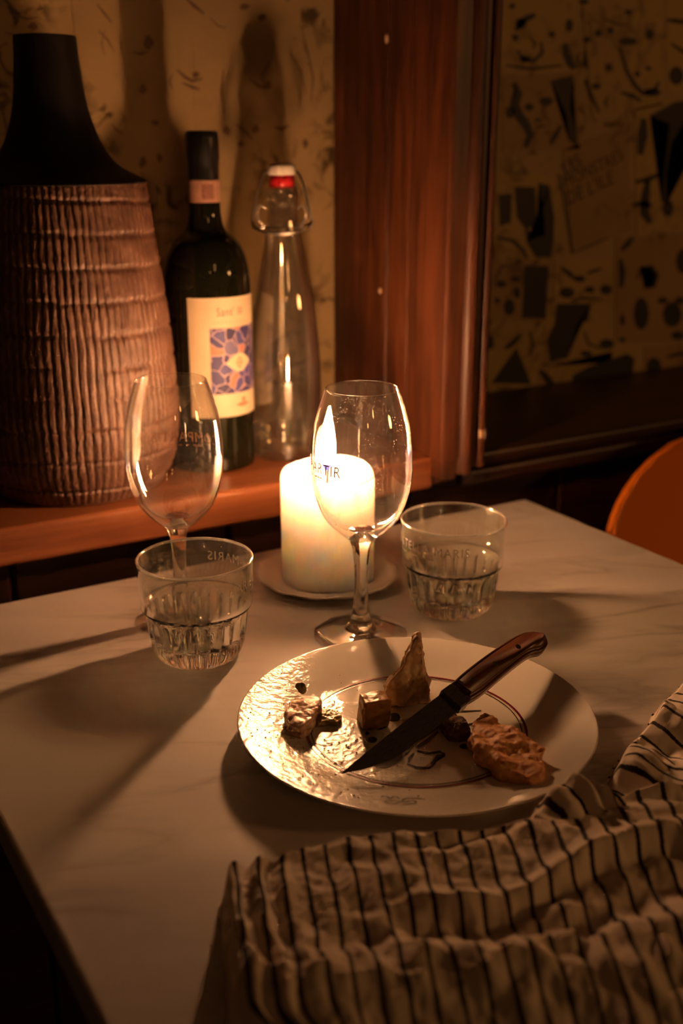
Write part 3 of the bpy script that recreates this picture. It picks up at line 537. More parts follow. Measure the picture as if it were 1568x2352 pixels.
# ================================================================== the table
table = empty('table', (.407, .49, 0)); tag(table, 'square bistro table with a pale veined marble top', 'table')
obj('table_top', box(.102 - .407, .7114 - .407, .138 - .49, .838 - .49, TZ - .022, TZ, .0025, 3), M['marble'], table)
obj('pedestal', lathe([(0, .03), (.05, .03), (.035, .06), (.03, .1), (.03, .66), (.045, .70), (.09, .727), (0, .727)], 40), M['iron'], table)
obj('base', lathe([(0, 0), (.22, 0), (.225, .006), (.21, .014), (.08, .026), (.05, .032), (0, .032)], 48), M['iron'], table)

# ================================================================== orange chair
chair = empty('chair', (.985, .60, 0)); tag(chair, 'orange moulded shell chair standing beyond the right table edge', 'chair')
def shell():
    verts, faces = [], []
    nu, nv = 28, 30
    for layer in (0, 1):
        for j in range(nv + 1):
            z = .47 + (.806 - .47) * j / nv
            k = max(0, (z - .69) / (.806 - .69))
            half = .228 * max(0.0, (1 - k ** 2.2)) ** (1 / 2.2) if k < 1 else 0.0
            half = max(half, .012)
            half *= 1 - .10 * max(0, (.60 - z) / .13)
            for i in range(nu + 1):
                u = -1 + 2 * i / nu
                x = u * half
                y = .205 - .035 * (x / .228) ** 2 - .10 * (1 - (z - .47) / .336) ** 2 + layer * .007
                verts.append((x, y, z))
    n1 = (nu + 1) * (nv + 1)
    idx = lambda l, j, i: l * n1 + j * (nu + 1) + i
    for j in range(nv):
        for i in range(nu):
            faces.append((idx(0, j, i), idx(0, j, i + 1), idx(0, j + 1, i + 1), idx(0, j + 1, i)))
            faces.append((idx(1, j, i), idx(1, j + 1, i), idx(1, j + 1, i + 1), idx(1, j, i + 1)))
    for j in range(nv):
        for i in (0, nu):
            faces.append((idx(0, j, i), idx(0, j + 1, i), idx(1, j + 1, i), idx(1, j, i)))
    for i in range(nu):
        for j in (0, nv):
            faces.append((idx(0, j, i), idx(1, j, i), idx(1, j, i + 1), idx(0, j, i + 1)))
    bm = bmesh.new(); bm.from_mesh(pydata(verts, faces))
    bmesh.ops.recalc_face_normals(bm, faces=bm.faces)
    return bm
obj('backrest', smooth(shell()), M['orange'], chair)
bm = box(-.205, .205, -.21, .125, .445, .472, .013, 3); smooth(bm)
obj('seat', bm, M['orange'], chair)
for sx in (-1, 1):
    for sy in (-1, 1):
        obj('leg', tube([(sx * .15, -.03 + sy * .13, .446), (sx * .19, -.03 + sy * .17, .0)], [.012, .009], 12), M['iron'], chair)

# ================================================================== vase on the ledge
m, nt, N, L, p = mat('ribbed_terracotta')
tc = N.new('ShaderNodeTexCoord')
n1 = N.new('ShaderNodeTexNoise'); n1.inputs['Scale'].default_value = 55; n1.inputs['Detail'].default_value = 8; n1.inputs['Roughness'].default_value = .7
L.new(tc.outputs['Object'], n1.inputs['Vector'])
rc = ramp(N, [(.3, (.060, .026, .016)), (.52, (.128, .064, .043)), (.75, (.22, .128, .092))])
L.new(n1.outputs['Fac'], rc.inputs['Fac']); L.new(rc.outputs['Color'], p.inputs['Base Color'])
p.inputs['Roughness'].default_value = .42
bp = N.new('ShaderNodeBump'); bp.inputs['Strength'].default_value = .9; bp.inputs['Distance'].default_value = .0016
L.new(n1.outputs['Fac'], bp.inputs['Height']); L.new(bp.outputs['Normal'], p.inputs['Normal'])
M['terracotta'] = m
vase = empty('vase', (.2840, .955, LZ)); tag(vase, 'tall ribbed terracotta vase with a flaring black neck on the ledge', 'vase')
prof = spline([(.072, .0), (.0765, .004), (.0850, .0187), (.0915, .0432), (.0925, .0833), (.0880, .150), (.0815, .205), (.0752, .2555), (.0735, .2640)], 24)
def ribs(r, z, a):
    if z < .003 or z > .2625: return r, z
    rib = abs(math.sin(a * 42 + .8 * noise.noise(Vector((math.cos(a) * 4, math.sin(a) * 4, z * 30)))))
    zz = z + .0035 * math.sin(a + 1.0) + .0012 * noise.noise(Vector((math.cos(a) * 5, math.sin(a) * 5, z * 9)))
    ph = (zz / .0262) % 1.0
    g = math.exp(-((ph - .5) / .05) ** 2)
    rough = noise.noise(Vector((math.cos(a) * 60, math.sin(a) * 60, z * 420)))
    return r - .0011 * (1 - rib) ** 1.3 - .0024 * g + .0008 * rough, z
obj('ribbed_body', lathe([(0, 0.0)] + prof, 84 * 9, ribs), M['terracotta'], vase)
nk = spline([(.0752, .2625), (.0745, .2650), (.0529, .2763), (.0399, .2936), (.0305, .3208), (.0262, .3542), (.0250, .3740), (.0243, .3756), (.0225, .3750)], 8)
obj('neck', lathe(nk + spline([(.0222, .374), (.024, .33), (.032, .295), (.05, .268)], 5), 96), M['black'], vase)

# ================================================================== wine bottle
BV = -113.6
M['darkglass'] = plain('dark_green_glass', (.006, .007, .003), .07, spec=.5, noise_amt=.02)
M['foil'] = plain('black_foil', (.008, .008, .008), .35, spec=.5)
M['band'] = plain('revenue_band', (.40, .22, .16), .6, noise_amt=.35, noise_scale=260)
M['labelpaper'] = plain('label_paper', (.52, .43, .29), .6, noise_amt=.04)
M['labelink'] = plain('label_ink', (.09, .075, .07), .6)
M['labelred'] = plain('label_ink_red', (.42, .17, .10), .6)
bottle = empty('wine_bottle', (.4172, .9533, LZ)); tag(bottle, 'dark wine bottle with a cream label showing a blue mosaic eye', 'bottle')
bprof = spline([(.0395, .004), (.0395, .06), (.0395, .12), (.0392, .1720), (.0372, .1900), (.0340, .2005), (.0281, .2103), (.0182, .2192), (.0150, .2300), (.0142, .2413), (.0138, .2600)], 8)
obj('bottle_body', lathe([(0, .004), (.028, .0015), (.036, 0), (.0390, .0016)] + bprof + [(0, .262)], 96), M['darkglass'], bottle)
obj('capsule', lathe([(.0140, .2380), (.0141, .2450), (.0138, .2700), (.0140, .2795), (.0146, .2812), (.0147, .2970), (.0141, .3030), (.0130, .3042), (0, .3044)], 64), M['foil'], bottle)
def sheet_on(rad, a0, a1, z0, z1, th=.0002, n=40):
    verts, faces = [], []
    for k in range(n + 1):
        a = R(a0 + (a1 - a0) * k / n)
        for z in (z0, z1):
            verts.append(((rad + th) * math.cos(a), (rad + th) * math.sin(a), z))
    for k in range(n):
        faces.append((2 * k, 2 * k + 2, 2 * k + 3, 2 * k + 1))
    me = pydata(verts, faces)
    uv = me.uv_layers.new(name='UVMap')
    for lp in me.loops:
        vi = lp.vertex_index
        uv.data[lp.index].uv = ((vi // 2) / n, float(vi % 2))
    return me
band = obj('paper_band', sheet_on(.0142, BV - 80, BV + 110, .2435, .2625, .0004), M['band'], bottle)
obj('band_print', sheet_on(.0142, BV - 8, BV + 36, .2465, .2595, .0007, 10), plain('band_print_ink', (.22, .10, .07), .6, noise_amt=.5, noise_scale=420), band)
lab = obj('label', sheet_on(.0395, BV - 28, BV + 116, .0535, .1630, .0004, 60), M['labelpaper'], bottle)
# mosaic print
m, nt, N, L, p = mat('mosaic_print')
uvn = N.new('ShaderNodeUVMap'); uvn.uv_map = 'UVMap'
dn = N.new('ShaderNodeTexNoise'); dn.inputs['Scale'].default_value = 3.0
L.new(uvn.outputs[0], dn.inputs['Vector'])
ad = N.new('ShaderNodeMix'); ad.data_type = 'VECTOR'; ad.inputs[0].default_value = .22
L.new(uvn.outputs[0], ad.inputs[4]); L.new(dn.outputs['Color'], ad.inputs[5])
v1 = N.new('ShaderNodeTexVoronoi'); v1.feature = 'DISTANCE_TO_EDGE'; v1.inputs['Scale'].default_value = 7
v2 = N.new('ShaderNodeTexVoronoi'); v2.inputs['Scale'].default_value = 7
for v in (v1, v2): L.new(ad.outputs[1], v.inputs['Vector'])
sp = N.new('ShaderNodeSeparateColor'); L.new(v2.outputs['Color'], sp.inputs[0])
rc = ramp(N, [(0, (.03, .024, .12)), (.35, (.055, .05, .19)), (.55, (.02, .016, .08)), (.72, (.11, .10, .21)), (.88, (.36, .15, .10))]); rc.color_ramp.interpolation = 'CONSTANT'
L.new(sp.outputs[0], rc.inputs['Fac'])
re = ramp(N, [(.03, (1, 1, 1)), (.055, (0, 0, 0))]); L.new(v1.outputs['Distance'], re.inputs['Fac'])
mx = N.new('ShaderNodeMix'); mx.data_type = 'RGBA'
L.new(re.outputs['Color'], mx.inputs[0]); L.new(rc.outputs['Color'], mx.inputs[6]); mx.inputs[7].default_value = (.36, .25, .28, 1)
L.new(mx.outputs[2], p.inputs['Base Color']); p.inputs['Roughness'].default_value = .6
M['mosaic'] = m
obj('mosaic_print', sheet_on(.0395, BV, BV + 84, .0754, .1358, .0006, 40), M['mosaic'], lab)
def flat_poly(pts, div=1):
    bm = bmesh.new()
    bm.faces.new([bm.verts.new((x, y, 0)) for x, y in pts])
    me = bpy.data.meshes.new('poly'); bm.to_mesh(me); bm.free()
    return me
def almond(w, h, n=24):
    top = [(-w + 2 * w * k / n, h * math.sin(math.pi * k / n)) for k in range(n + 1)]
    bot = [(w - 2 * w * k / n, -h * math.sin(math.pi * k / n)) for k in range(1, n)]
    return top + bot
def strip_poly(w, h, n=24):
    """almond built as vertical slices so that it bends with the bottle"""
    verts, faces = [], []
    for k in range(n + 1):
        x = -w + 2 * w * k / n; y = h * math.sin(math.pi * k / n)
        verts += [(x, -y, 0), (x, y, 0)]
    for k in range(n): faces.append((2 * k, 2 * k + 2, 2 * k + 3, 2 * k + 1))
    return pydata(verts, faces)
for (w, h, lift, mm, n) in ((.0150, .0085, .0003, M['labelpaper'], 24), (.0042, .0052, .0005, M['labelred'], 12), (.0030, .0037, .0007, M['labelpaper'], 12), (.0016, .0020, .0009, M['labelred'], 8)):
    me = strip_poly(w, h, n)
    obj('eye_print', wrap_text(me, lambda z, l=lift: .0395 + .0004 + l, R(BV + 41), .1035), mm, lab)
me = fit_text("Sant' Ill", .027, 1.1)
for v in me.vertices: v.co.y *= 1.25
obj('lettering', wrap_text(me, lambda z: .0399, R(BV + 10), .1468), M['labelink'], lab)
me = fit_text('. . . . . . . . . .', .034)
obj('fine_print', wrap_text(me, lambda z: .0399, R(BV + 6), .1405), M['labelink'], lab)
me = strip_poly(.009, .0022, 16)
obj('maker_mark', wrap_text(me, lambda z: .0399, R(BV + 46), .064), M['labelred'], lab)
me = strip_poly(.003, .0025, 8)
obj('maker_mark', wrap_text(me, lambda z: .0399, R(BV + 47), .0685), M['labelred'], lab)

# ================================================================== swing-top bottle
M['clear_bottle'] = thin_glass('clear_bottle_glass', (.90, .885, .84), .025, haze=.035, boost=3.2)  # haze paints a lighter interior into the bottle
M['ceramic'] = plain('white_ceramic', (.82, .78, .72), .25, noise_amt=.03)
M['rubber'] = plain('red_rubber', (.55, .012, .02), .45)
M['wire'] = plain('steel_wire', (.45, .42, .38), .3, 1.0)
sw = empty('swing_top_bottle', (.4934, .9486, LZ)); tag(sw, 'empty clear glass swing-top bottle with white stopper and red seal', 'bottle')
so = spline([(.0345, .003), (.0352, .018), (.0350, .0707), (.0335, .105), (.0288, .147), (.0206, .188), (.0152, .2197), (.0142, .2350), (.0156, .2425), (.0156, .2490), (.0136, .2535), (.0126, .2555)], 8)
si = [(max(r - .0026, .0085), z) for r, z in so if z > .008]
obj('bottle_body', lathe([(0, .004), (.022, .0025), (.0310, 0), (.0335, .0008)] + so + [(.0100, .2555)] + si[::-1] + [(.029, .0085), (.015, .0105), (0, .012)], 96), M['clear_bottle'], sw)
cap = obj('stopper', lathe([(0, .2575), (.0095, .2575), (.0095, .2655), (.0118, .2660), (.0124, .2680), (.0124, .2725), (.0112, .2750), (.006, .2760), (0, .2762)], 48), M['ceramic'], sw)
obj('rubber_seal', lathe([(.0090, .2545), (.0112, .2550), (.0116, .2590), (.0116, .2655), (.0094, .2657)], 48), M['rubber'], cap)
ux, uy = math.cos(R(-30.4)), math.sin(R(-30.4))
fx, fy = -math.sin(R(30.4)), -math.cos(R(30.4))
def uw(u, w, z): return (u * ux + w * fx, u * uy + w * fy, z)
for s in (-1, 1):
    obj('wire_bail', tube([uw(*q) for q in spline([(s * .0110, 0, .2685), (s * .0160, .001, .2665), (s * .0205, .003, .2560), (s * .0245, .004, .2420), (s * .0270, .004, .2300), (s * .0272, .003, .2215), (s * .0245, .001, .2180), (s * .0165, 0, .2195)], 6)], .0014, 8), M['wire'], sw)
    obj('wire_bail', tube([uw(*q) for q in spline([(s * .0165, .001, .2200), (s * .0215, .004, .2260), (s * .0225, .006, .2340), (s * .0190, .006, .2390), (s * .0150, .004, .2360)], 6)], .0009, 8), M['wire'], sw)
obj('neck_wire', tube([uw(.0158 * math.cos(t) * 1.02, .0158 * math.sin(t) * 1.02, .2192) for t in [2 * math.pi * k / 40 for k in range(41)]], .0010, 8), M['wire'], sw)
obj('lever_wire', tube([uw(*q) for q in spline([(-.0270, .004, .2240), (-.0230, .014, .2190), (-.0100, .0205, .2155), (.0100, .0205, .2155), (.0230, .014, .2190), (.0270, .004, .2240)], 8)], .0016, 8), M['wire'], sw)

# ================================================================== candle and saucer
m, nt, N, L, p = mat('candle_wax')
p.inputs['Base Color'].default_value = (.985, .938, .860, 1)
p.inputs['Roughness'].default_value = .42
p.inputs['Subsurface Weight'].default_value = 1.0
p.inputs['Subsurface Radius'].default_value = (1.0, .82, .66)
p.inputs['Subsurface Scale'].default_value = .06
tc = N.new('ShaderNodeTexCoord'); n1 = N.new('ShaderNodeTexNoise'); n1.inputs['Scale'].default_value = 90
L.new(tc.outputs['Object'], n1.inputs['Vector'])
bp = N.new('ShaderNodeBump'); bp.inputs['Strength'].default_value = .15; bp.inputs['Distance'].default_value = .001
L.new(n1.outputs['Fac'], bp.inputs['Height']); L.new(bp.outputs['Normal'], p.inputs['Normal'])
M['wax'] = m
CX, CYY = .4226, .7418
sa = tag(obj('saucer', lathe([(0, .002), (.030, .002), (.031, 0), (.034, 0), (.036, .002), (.050, .0065), (.0580, .0105), (.0586, .0115), (.0578, .0122), (.0535, .0095), (.0480, .0068), (.040, .0058), (0, .0056)], 192,
    lambda r, z, a: (r * (1 + (.013 * (abs(math.sin(6 * a)) - .5) if r > .049 else 0)), z + (.0006 * math.sin(12 * a) if r > .056 else 0))),
    M['ceramic'], None, (CX, CYY, TZ)), 'small white scalloped saucer under the candle', 'saucer')
candle = empty('candle', (CX, CYY, TZ + .0058)); tag(candle, 'thick ivory pillar candle burning on a white saucer', 'candle')
wp = [(0, 0), (.0360, 0)] + spline([(.0374, .0015), (.0378, .02), (.0378, .06), (.0377, .084), (.0370, .0905), (.0345, .0945), (.0318, .0940), (.0295, .0890), (.0275, .0800), (.0250, .0735), (.0160, .0715), (.0050, .0712)], 8) + [(0, .0712)]
NEAR = math.atan2(-CYY, -CX)
def wax_form(r, z, a):
    d = 0
    for a0, w, h in ((-2.75, .09, .0016), (-2.28, .05, -.0012), (-1.92, .05, -.0013), (-1.45, .10, .0018), (-.8, .07, .0015), (.6, .12, .0016), (1.9, .1, .0014)):
        x = ((a - a0 + math.pi) % (2 * math.pi)) - math.pi
        d += h * math.exp(-(x / w) ** 2)
    k = 1 if r > .03 else 0
    dip = max(0, math.cos(a - NEAR)) ** 3
    zz = z
    if z > .083: zz -= .0045 * dip * min(1, (z - .083) / .008)
    zz += .0016 * math.sin(2 * a + .5) * (1 if z > .09 else 0)
    return r + d * k * (1 if z < .09 else .3), zz
obj('wax_body', lathe(wp, 144, wax_form), M['wax'], candle)
obj('wick', tube([(0, 0, .069), (.0003, 0, .088), (.0010, -.0006, .0965)], [.0012, .0011, .0008], 8), plain('charred_wick', (.01, .008, .006), .9), candle)
m, nt, N, L, p = mat('flame')
N.remove(p)
em = N.new('ShaderNodeEmission'); tc = N.new('ShaderNodeTexCoord'); sx = N.new('ShaderNodeSeparateXYZ')
L.new(tc.outputs['Generated'], sx.inputs[0])
rc = ramp(N, [(0.0, (.05, .06, .30)), (.10, (.10, .10, .34)), (.22, (1.0, .48, .20)), (1.0, (1.0, .405, .165))])
L.new(sx.outputs['Z'], rc.inputs['Fac']); L.new(rc.outputs['Color'], em.inputs['Color'])
rs = ramp(N, [(0.0, (.004, .004, .004)), (.12, (.012, .012, .012)), (.26, (1, 1, 1))])
L.new(sx.outputs['Z'], rs.inputs['Fac'])
mu = N.new('ShaderNodeMath'); mu.operation = 'MULTIPLY'; mu.inputs[1].default_value = FLAME_STRENGTH
L.new(rs.outputs['Color'], mu.inputs[0]); L.new(mu.outputs[0], em.inputs['Strength'])
L.new(em.outputs[0], N['Material Output'].inputs['Surface'])
M['flame'] = m
fp = [(0, .0925)] + spline([(.0020, .0930), (.0048, .0985), (.0064, .1070), (.0060, .1160), (.0042, .1270), (.0020, .1370), (.0004, .1440)], 6) + [(0, .1445)]
fl = lathe(fp, 32)
for v in fl.vertices:
    v.co.x += .0025 * ((v.co.z - .0925) / .052) ** 2
obj('flame', fl, M['flame'], candle)

# ================================================================== wine glasses
M['bowl'] = thin_glass('wine_glass_bowl', (.985, .98, .97), .01, haze=.012, spots=.10, boost=2.0)
M['bowl_smudged'] = thin_glass('wine_glass_bowl_smudged', (.985, .98, .97), .01, haze=.012, spots=.40, boost=2.0)
M['stemglass'] = glass('wine_glass_stem', (.97, .96, .94))
M['footglass'] = thin_glass('wine_glass_foot', (.97, .96, .94), .01, boost=2.0)
M['wine'] = plain('red_wine_dregs', (.10, .006, .006), .08)
M['gold'] = plain('copper_print', (.42, .20, .10), .35, .35)
def wine_glass(loc, rz, text_angle, label, bowl_mat):
    g = empty('wine_glass', loc, 0); tag(g, label, 'wine glass', 'stemmed wine glasses')
    out = spline([(.0110, .0767), (.0204, .0850), (.0282, .0950), (.0340, .1114), (.0361, .1292), (.0347, .1531), (.0315, .1687), (.0258, .1866)], 8)
    inn = spline([(.0080, .0832), (.0185, .0880), (.0268, .0970), (.0328, .1125), (.0350, .1292), (.0337, .1531), (.0305, .1687), (.0249, .1864)], 8)
    obj('bowl', lathe([(0, .0755), (.0070, .0758)] + out + [(.02545, .1870)] + inn[::-1] + [(0, .0822)], 96), bowl_mat, g)
    obj('stem', lathe([(0, .0045)] + spline([(.0118, .0052), (.0085, .0115), (.0060, .0200), (.0052, .0300), (.0049, .0450), (.0052, .0560), (.0066, .0690), (.0092, .0765)], 6) + [(.0040, .0805), (0, .0808)], 48), M['stemglass'], g)
    obj('foot', lathe([(0, 0), (.0345, 0), (.0351, .0006), (.0346, .0014), (.0240, .0024), (.0150, .0040), (.0105, .0058), (0, .0060)], 96), M['footglass'], g)
    obj('wine_dregs', lathe([(0, .0824), (.0060, .0828), (.0090, .0836), (.0084, .0840), (0, .0841)], 40), M['wine'], g)
    me = fit_text('COMPARTIR', .058, 1.12)
    for v in me.vertices: v.co.y *= 1.12
    obj('lettering', wrap_text(me, lambda z: interp(out, z), R(text_angle), .1315), M['gold'], g)
    me = fit_text('--- - ---', .026)
    obj('fine_print', wrap_text(me, lambda z: interp(out, z), R(text_angle + 25), .1265), M['gold'], g)
    return g
wine_glass((.3942, .6425, TZ), 0, -144 - 92, 'smudged wine glass standing in front of the candle', M['bowl_smudged'])
wine_glass((.2907, .7366, TZ), 0, 6, 'wine glass standing behind the left tumbler, in front of the vase', M['bowl'])

# ================================================================== tumblers
M['tumbler'] = glass('pressed_tumbler_glass', (.95, .965, .92))
M['tumbler_wall'] = thin_glass('tumbler_wall_glass', (.95, .955, .92), .012, haze=.025, boost=2.6)  # haze puts a candlelit paleness into the wall colour
M['tumbler_rim'] = thin_glass('tumbler_rim_glass', (.93, .93, .90), .02, haze=.30, boost=3.0)  # strong pale haze paints a bright gleam along the rim
M['whiteprint'] = plain('white_print', (.62, .58, .52), .5)
def tumbler(loc, text_angle, label):
    t = empty('tumbler', loc); tag(t, label, 'tumbler', 'ribbed stacking tumblers')
    flut = [(.0300, .0030), (.0322, .0075), (.0334, .0130), (.0345, .0200), (.0355, .0280), (.0361, .0345)]
    flut = spline(flut, 3)
    outer = [(0, .0020), (.020, .0015), (.0262, 0), (.0280, .0008)] + flut + [(.0366, .0366), (.0388, .0388), (.0393, .0405)] + [(.0396, .05), (.0402, .062), (.0407, .0715)]
    rim = [(.0408, .0732), (.0403, .0741), (.0395, .0741), (.0390, .0732)]
    inner = [(.0386, .062), (.0380, .05), (.0374, .0415), (.0350, .0380), (.0335, .0345), (.0322, .026), (.0308, .018), (.0285, .0130), (.022, .0112), (0, .0105)]
    fs = set(flut)
    def flute(r, z, a):
        if (r, z) in fs:
            k = abs(math.sin(11 * a))
            amt = .0032 * min(1, (.0365 - z) / .006)
            return r - amt * (1 - k) ** 1.2, z
        if (r, z) == (.0280, .0008): return r - .0018 * (1 - abs(math.sin(11 * a))), z
        return r, z
    wall_o = [(.0393, .0406), (.0396, .05), (.0402, .062), (.0407, .0715)]
    wall_i = [(.0386, .062), (.0380, .05), (.0374, .0416)]
    obj('upper_wall', lathe(wall_o + rim + wall_i + [wall_o[0]], 132), M['tumbler_wall'], t)
    obj('rim', tube([(.0399 * math.cos(2 * math.pi * k / 96), .0399 * math.sin(2 * math.pi * k / 96), .0736) for k in range(97)], .00095, 10), M['tumbler_rim'], t)
    base_o = [(0, .0020), (.020, .0015), (.0262, 0), (.0280, .0008)] + flut + [(.0366, .0366), (.0386, .0386), (.0392, .0402), (.0390, .0412)]
    base_i = [(.0384, .0408), (.0370, .0396), (.0352, .0378), (.0335, .0345), (.0322, .026), (.0308, .018), (.0285, .0130), (.022, .0112), (0, .0105)]
    obj('ribbed_base', lathe(base_o + base_i, 264, flute), M['tumbler'], t)
    me = fit_text('MARIE-STELLA-MARIS', .094, 1.15)
    for v in me.vertices: v.co.y *= 1.1
    obj('lettering', wrap_text(me, lambda z: .0401, R(text_angle), .0570), M['whiteprint'], t)
    me = fit_text('------ ----- ------', .040)
    obj('fine_print', wrap_text(me, lambda z: .0400, R(text_angle + 38), .0520), M['whiteprint'], t)
    return t
tumbler((.2770, .6734, TZ), -79.5, 'ribbed glass tumbler in front of the left wine glass')
tumbler((.4817, .6494, TZ), -107.8 - 134, 'ribbed glass tumbler right of the candle, behind the knife handle')

# ================================================================== plate
PX, PY = .3465, .499
m, nt, N, L, p = mat('glazed_plate')
tc = N.new('ShaderNodeTexCoord')
p.inputs['Base Color'].default_value = (.76, .73, .66, 1)
# grease smeared over the side nearest the candle: it roughens the glaze
sx = N.new('ShaderNodeSeparateXYZ'); L.new(tc.outputs['Object'], sx.inputs[0])
n1 = N.new('ShaderNodeTexNoise'); n1.inputs['Scale'].default_value = 26; n1.inputs['Detail'].default_value = 7; n1.inputs['Distortion'].default_value = 1.5
n2 = N.new('ShaderNodeTexNoise'); n2.inputs['Scale'].default_value = 230; n2.inputs['Detail'].default_value = 5
for n in (n1, n2): L.new(tc.outputs['Object'], n.inputs['Vector'])
mr = N.new('ShaderNodeMapRange'); mr.inputs[1].default_value = .035; mr.inputs[2].default_value = -.045; mr.inputs[3].default_value = 0.0; mr.inputs[4].default_value = 1.0
L.new(sx.outputs['X'], mr.inputs[0])
a1 = N.new('ShaderNodeMath'); a1.operation = 'MULTIPLY_ADD'; a1.inputs[1].default_value = 1.6; a1.inputs[2].default_value = -.8
L.new(n1.outputs['Fac'], a1.inputs[0])
a2 = N.new('ShaderNodeMath'); a2.operation = 'ADD'; a2.use_clamp = True
L.new(mr.outputs[0], a2.inputs[0]); L.new(a1.outputs[0], a2.inputs[1])
a3 = N.new('ShaderNodeMath'); a3.operation = 'MULTIPLY'; L.new(a2.outputs[0], a3.inputs[0]); L.new(mr.outputs[0], a3.inputs[1])
rr = N.new('ShaderNodeMapRange'); rr.inputs[3].default_value = .06; rr.inputs[4].default_value = .15
L.new(a3.outputs[0], rr.inputs[0]); L.new(rr.outputs[0], p.inputs['Roughness'])
gm = ramp(N, [(.42, (.06, .06, .06)), (.78, (1, 1, 1))]); L.new(a3.outputs[0], gm.inputs['Fac'])
h = N.new('ShaderNodeMath'); h.operation = 'MULTIPLY'; L.new(n2.outputs['Fac'], h.inputs[0]); L.new(gm.outputs['Color'], h.inputs[1])
bp = N.new('ShaderNodeBump'); bp.inputs['Strength'].default_value = .8; bp.inputs['Distance'].default_value = .0009
L.new(h.outputs[0], bp.inputs['Height']); L.new(bp.outputs['Normal'], p.inputs['Normal'])
M['plate'] = m
M['platered'] = plain('dark_red_line', (.16, .012, .016), .25)
M['plateink'] = plain('plate_print', (.018, .014, .012), .3)
ptop = [(.1092, .0158), (.1040, .0146), (.0880, .0106), (.0760, .0074), (.0705, .0064), (.0660, .0060), (0, .0058)]
pz = lambda r: interp([(a, b) for a, b in ptop], 0) if False else next((z0 + (z1 - z0) * (r - r0) / (r1 - r0) for (r0, z0), (r1, z1) in zip(ptop[:-1], ptop[1:]) if r1 <= r <= r0), .0058)
plate = empty('plate', (PX, PY, TZ)); tag(plate, 'round white plate with dark red ring, smeared with grease, under the knife', 'plate')
obj('plate_body', lathe([(0, .0026), (.056, .0026), (.0575, 0), (.0620, 0), (.0635, .0028), (.0800, .0066), (.1000, .0122), (.1088, .0146), (.1096, .0152)] + spline(ptop[:-1], 5) + [(0, .0058)], 160), M['plate'], plate)
def ring(r0, r1, lift=.0003):
    return lathe([(r0, pz(r0) + lift), (r1, pz(r1) + lift)], 160)
obj('ring_print', ring(.0668, .0684), M['platered'], plate)
obj('ring_print', ring(.0645, .0652), M['plateink'], plate)
for poly in [[(0.3003,0.4722),(0.3124,0.4828),(0.3301,0.4887),(0.3486,0.4972),(0.3616,0.5041),(0.3647,0.4991),(0.3566,0.49),(0.338,0.484),(0.3246,0.4757),(0.3132,0.469),(0.3048,0.4685)],[(0.3177,0.4656),(0.3197,0.4595),(0.3259,0.4548),(0.3328,0.4579),(0.333,0.459),(0.3269,0.4567),(0.3211,0.4612),(0.3186,0.4665)],[(0.3279,0.4744),(0.3222,0.4712),(0.3191,0.4668),(0.3197,0.466),(0.3227,0.4691),(0.3279,0.473)],[(0.3309,0.4746),(0.335,0.4682),(0.3417,0.4666),(0.3423,0.4624),(0.3433,0.4631),(0.3431,0.4684),(0.3364,0.4701),(0.3318,0.4756)],[(0.3301,0.4582),(0.3377,0.4621),(0.3422,0.4618),(0.3433,0.4636),(0.3386,0.4654),(0.3302,0.4598)],[(0.3323,0.4774),(0.3421,0.4795),(0.3546,0.4864),(0.355,0.4884),(0.343,0.4832),(0.333,0.4794)],[(0.3176,0.4978),(0.316,0.4963),(0.3141,0.4959),(0.3125,0.4968),(0.312,0.4987),(0.3126,0.5007),(0.3142,0.5023),(0.3161,0.5026),(0.3177,0.5017),(0.3182,0.4999)],[(0.3448,0.5139),(0.3424,0.5116),(0.3397,0.5109),(0.3377,0.5121),(0.3371,0.5147),(0.3382,0.5178),(0.3406,0.5202),(0.3434,0.5209),(0.3455,0.5197),(0.346,0.517)],[(0.3708,0.5077),(0.3817,0.4994),(0.3934,0.4944),(0.3942,0.4954),(0.3831,0.5012),(0.3715,0.5087)],[(0.3723,0.5146),(0.3811,0.5127),(0.385,0.5058),(0.386,0.5069),(0.3828,0.515),(0.3731,0.5159)],[(0.3176,0.5068),(0.3167,0.5059),(0.3158,0.5056),(0.3151,0.506),(0.3149,0.507),(0.3153,0.5082),(0.3162,0.5091),(0.3172,0.5094),(0.3179,0.509),(0.318,0.508)],[(0.3244,0.5108),(0.3261,0.5067),(0.3316,0.5078),(0.332,0.5088),(0.3272,0.5086),(0.3251,0.5116)],[(0.3604,0.4638),(0.3589,0.4627),(0.3572,0.4624),(0.3558,0.4632),(0.3553,0.4648),(0.3559,0.4665),(0.3574,0.4676),(0.3592,0.4679),(0.3606,0.4671),(0.361,0.4655)],[(0.3713,0.4851),(0.3785,0.4834),(0.3872,0.4839),(0.3878,0.4849),(0.3795,0.4852),(0.3719,0.4861)]]:
    bm = bmesh.new()
    bm.faces.new([bm.verts.new((x - PX, y - PY, .0062)) for x, y in poly])
    bmesh.ops.triangulate(bm, faces=bm.faces[:])
    obj('ink_print', bm, M['plateink'], plate)
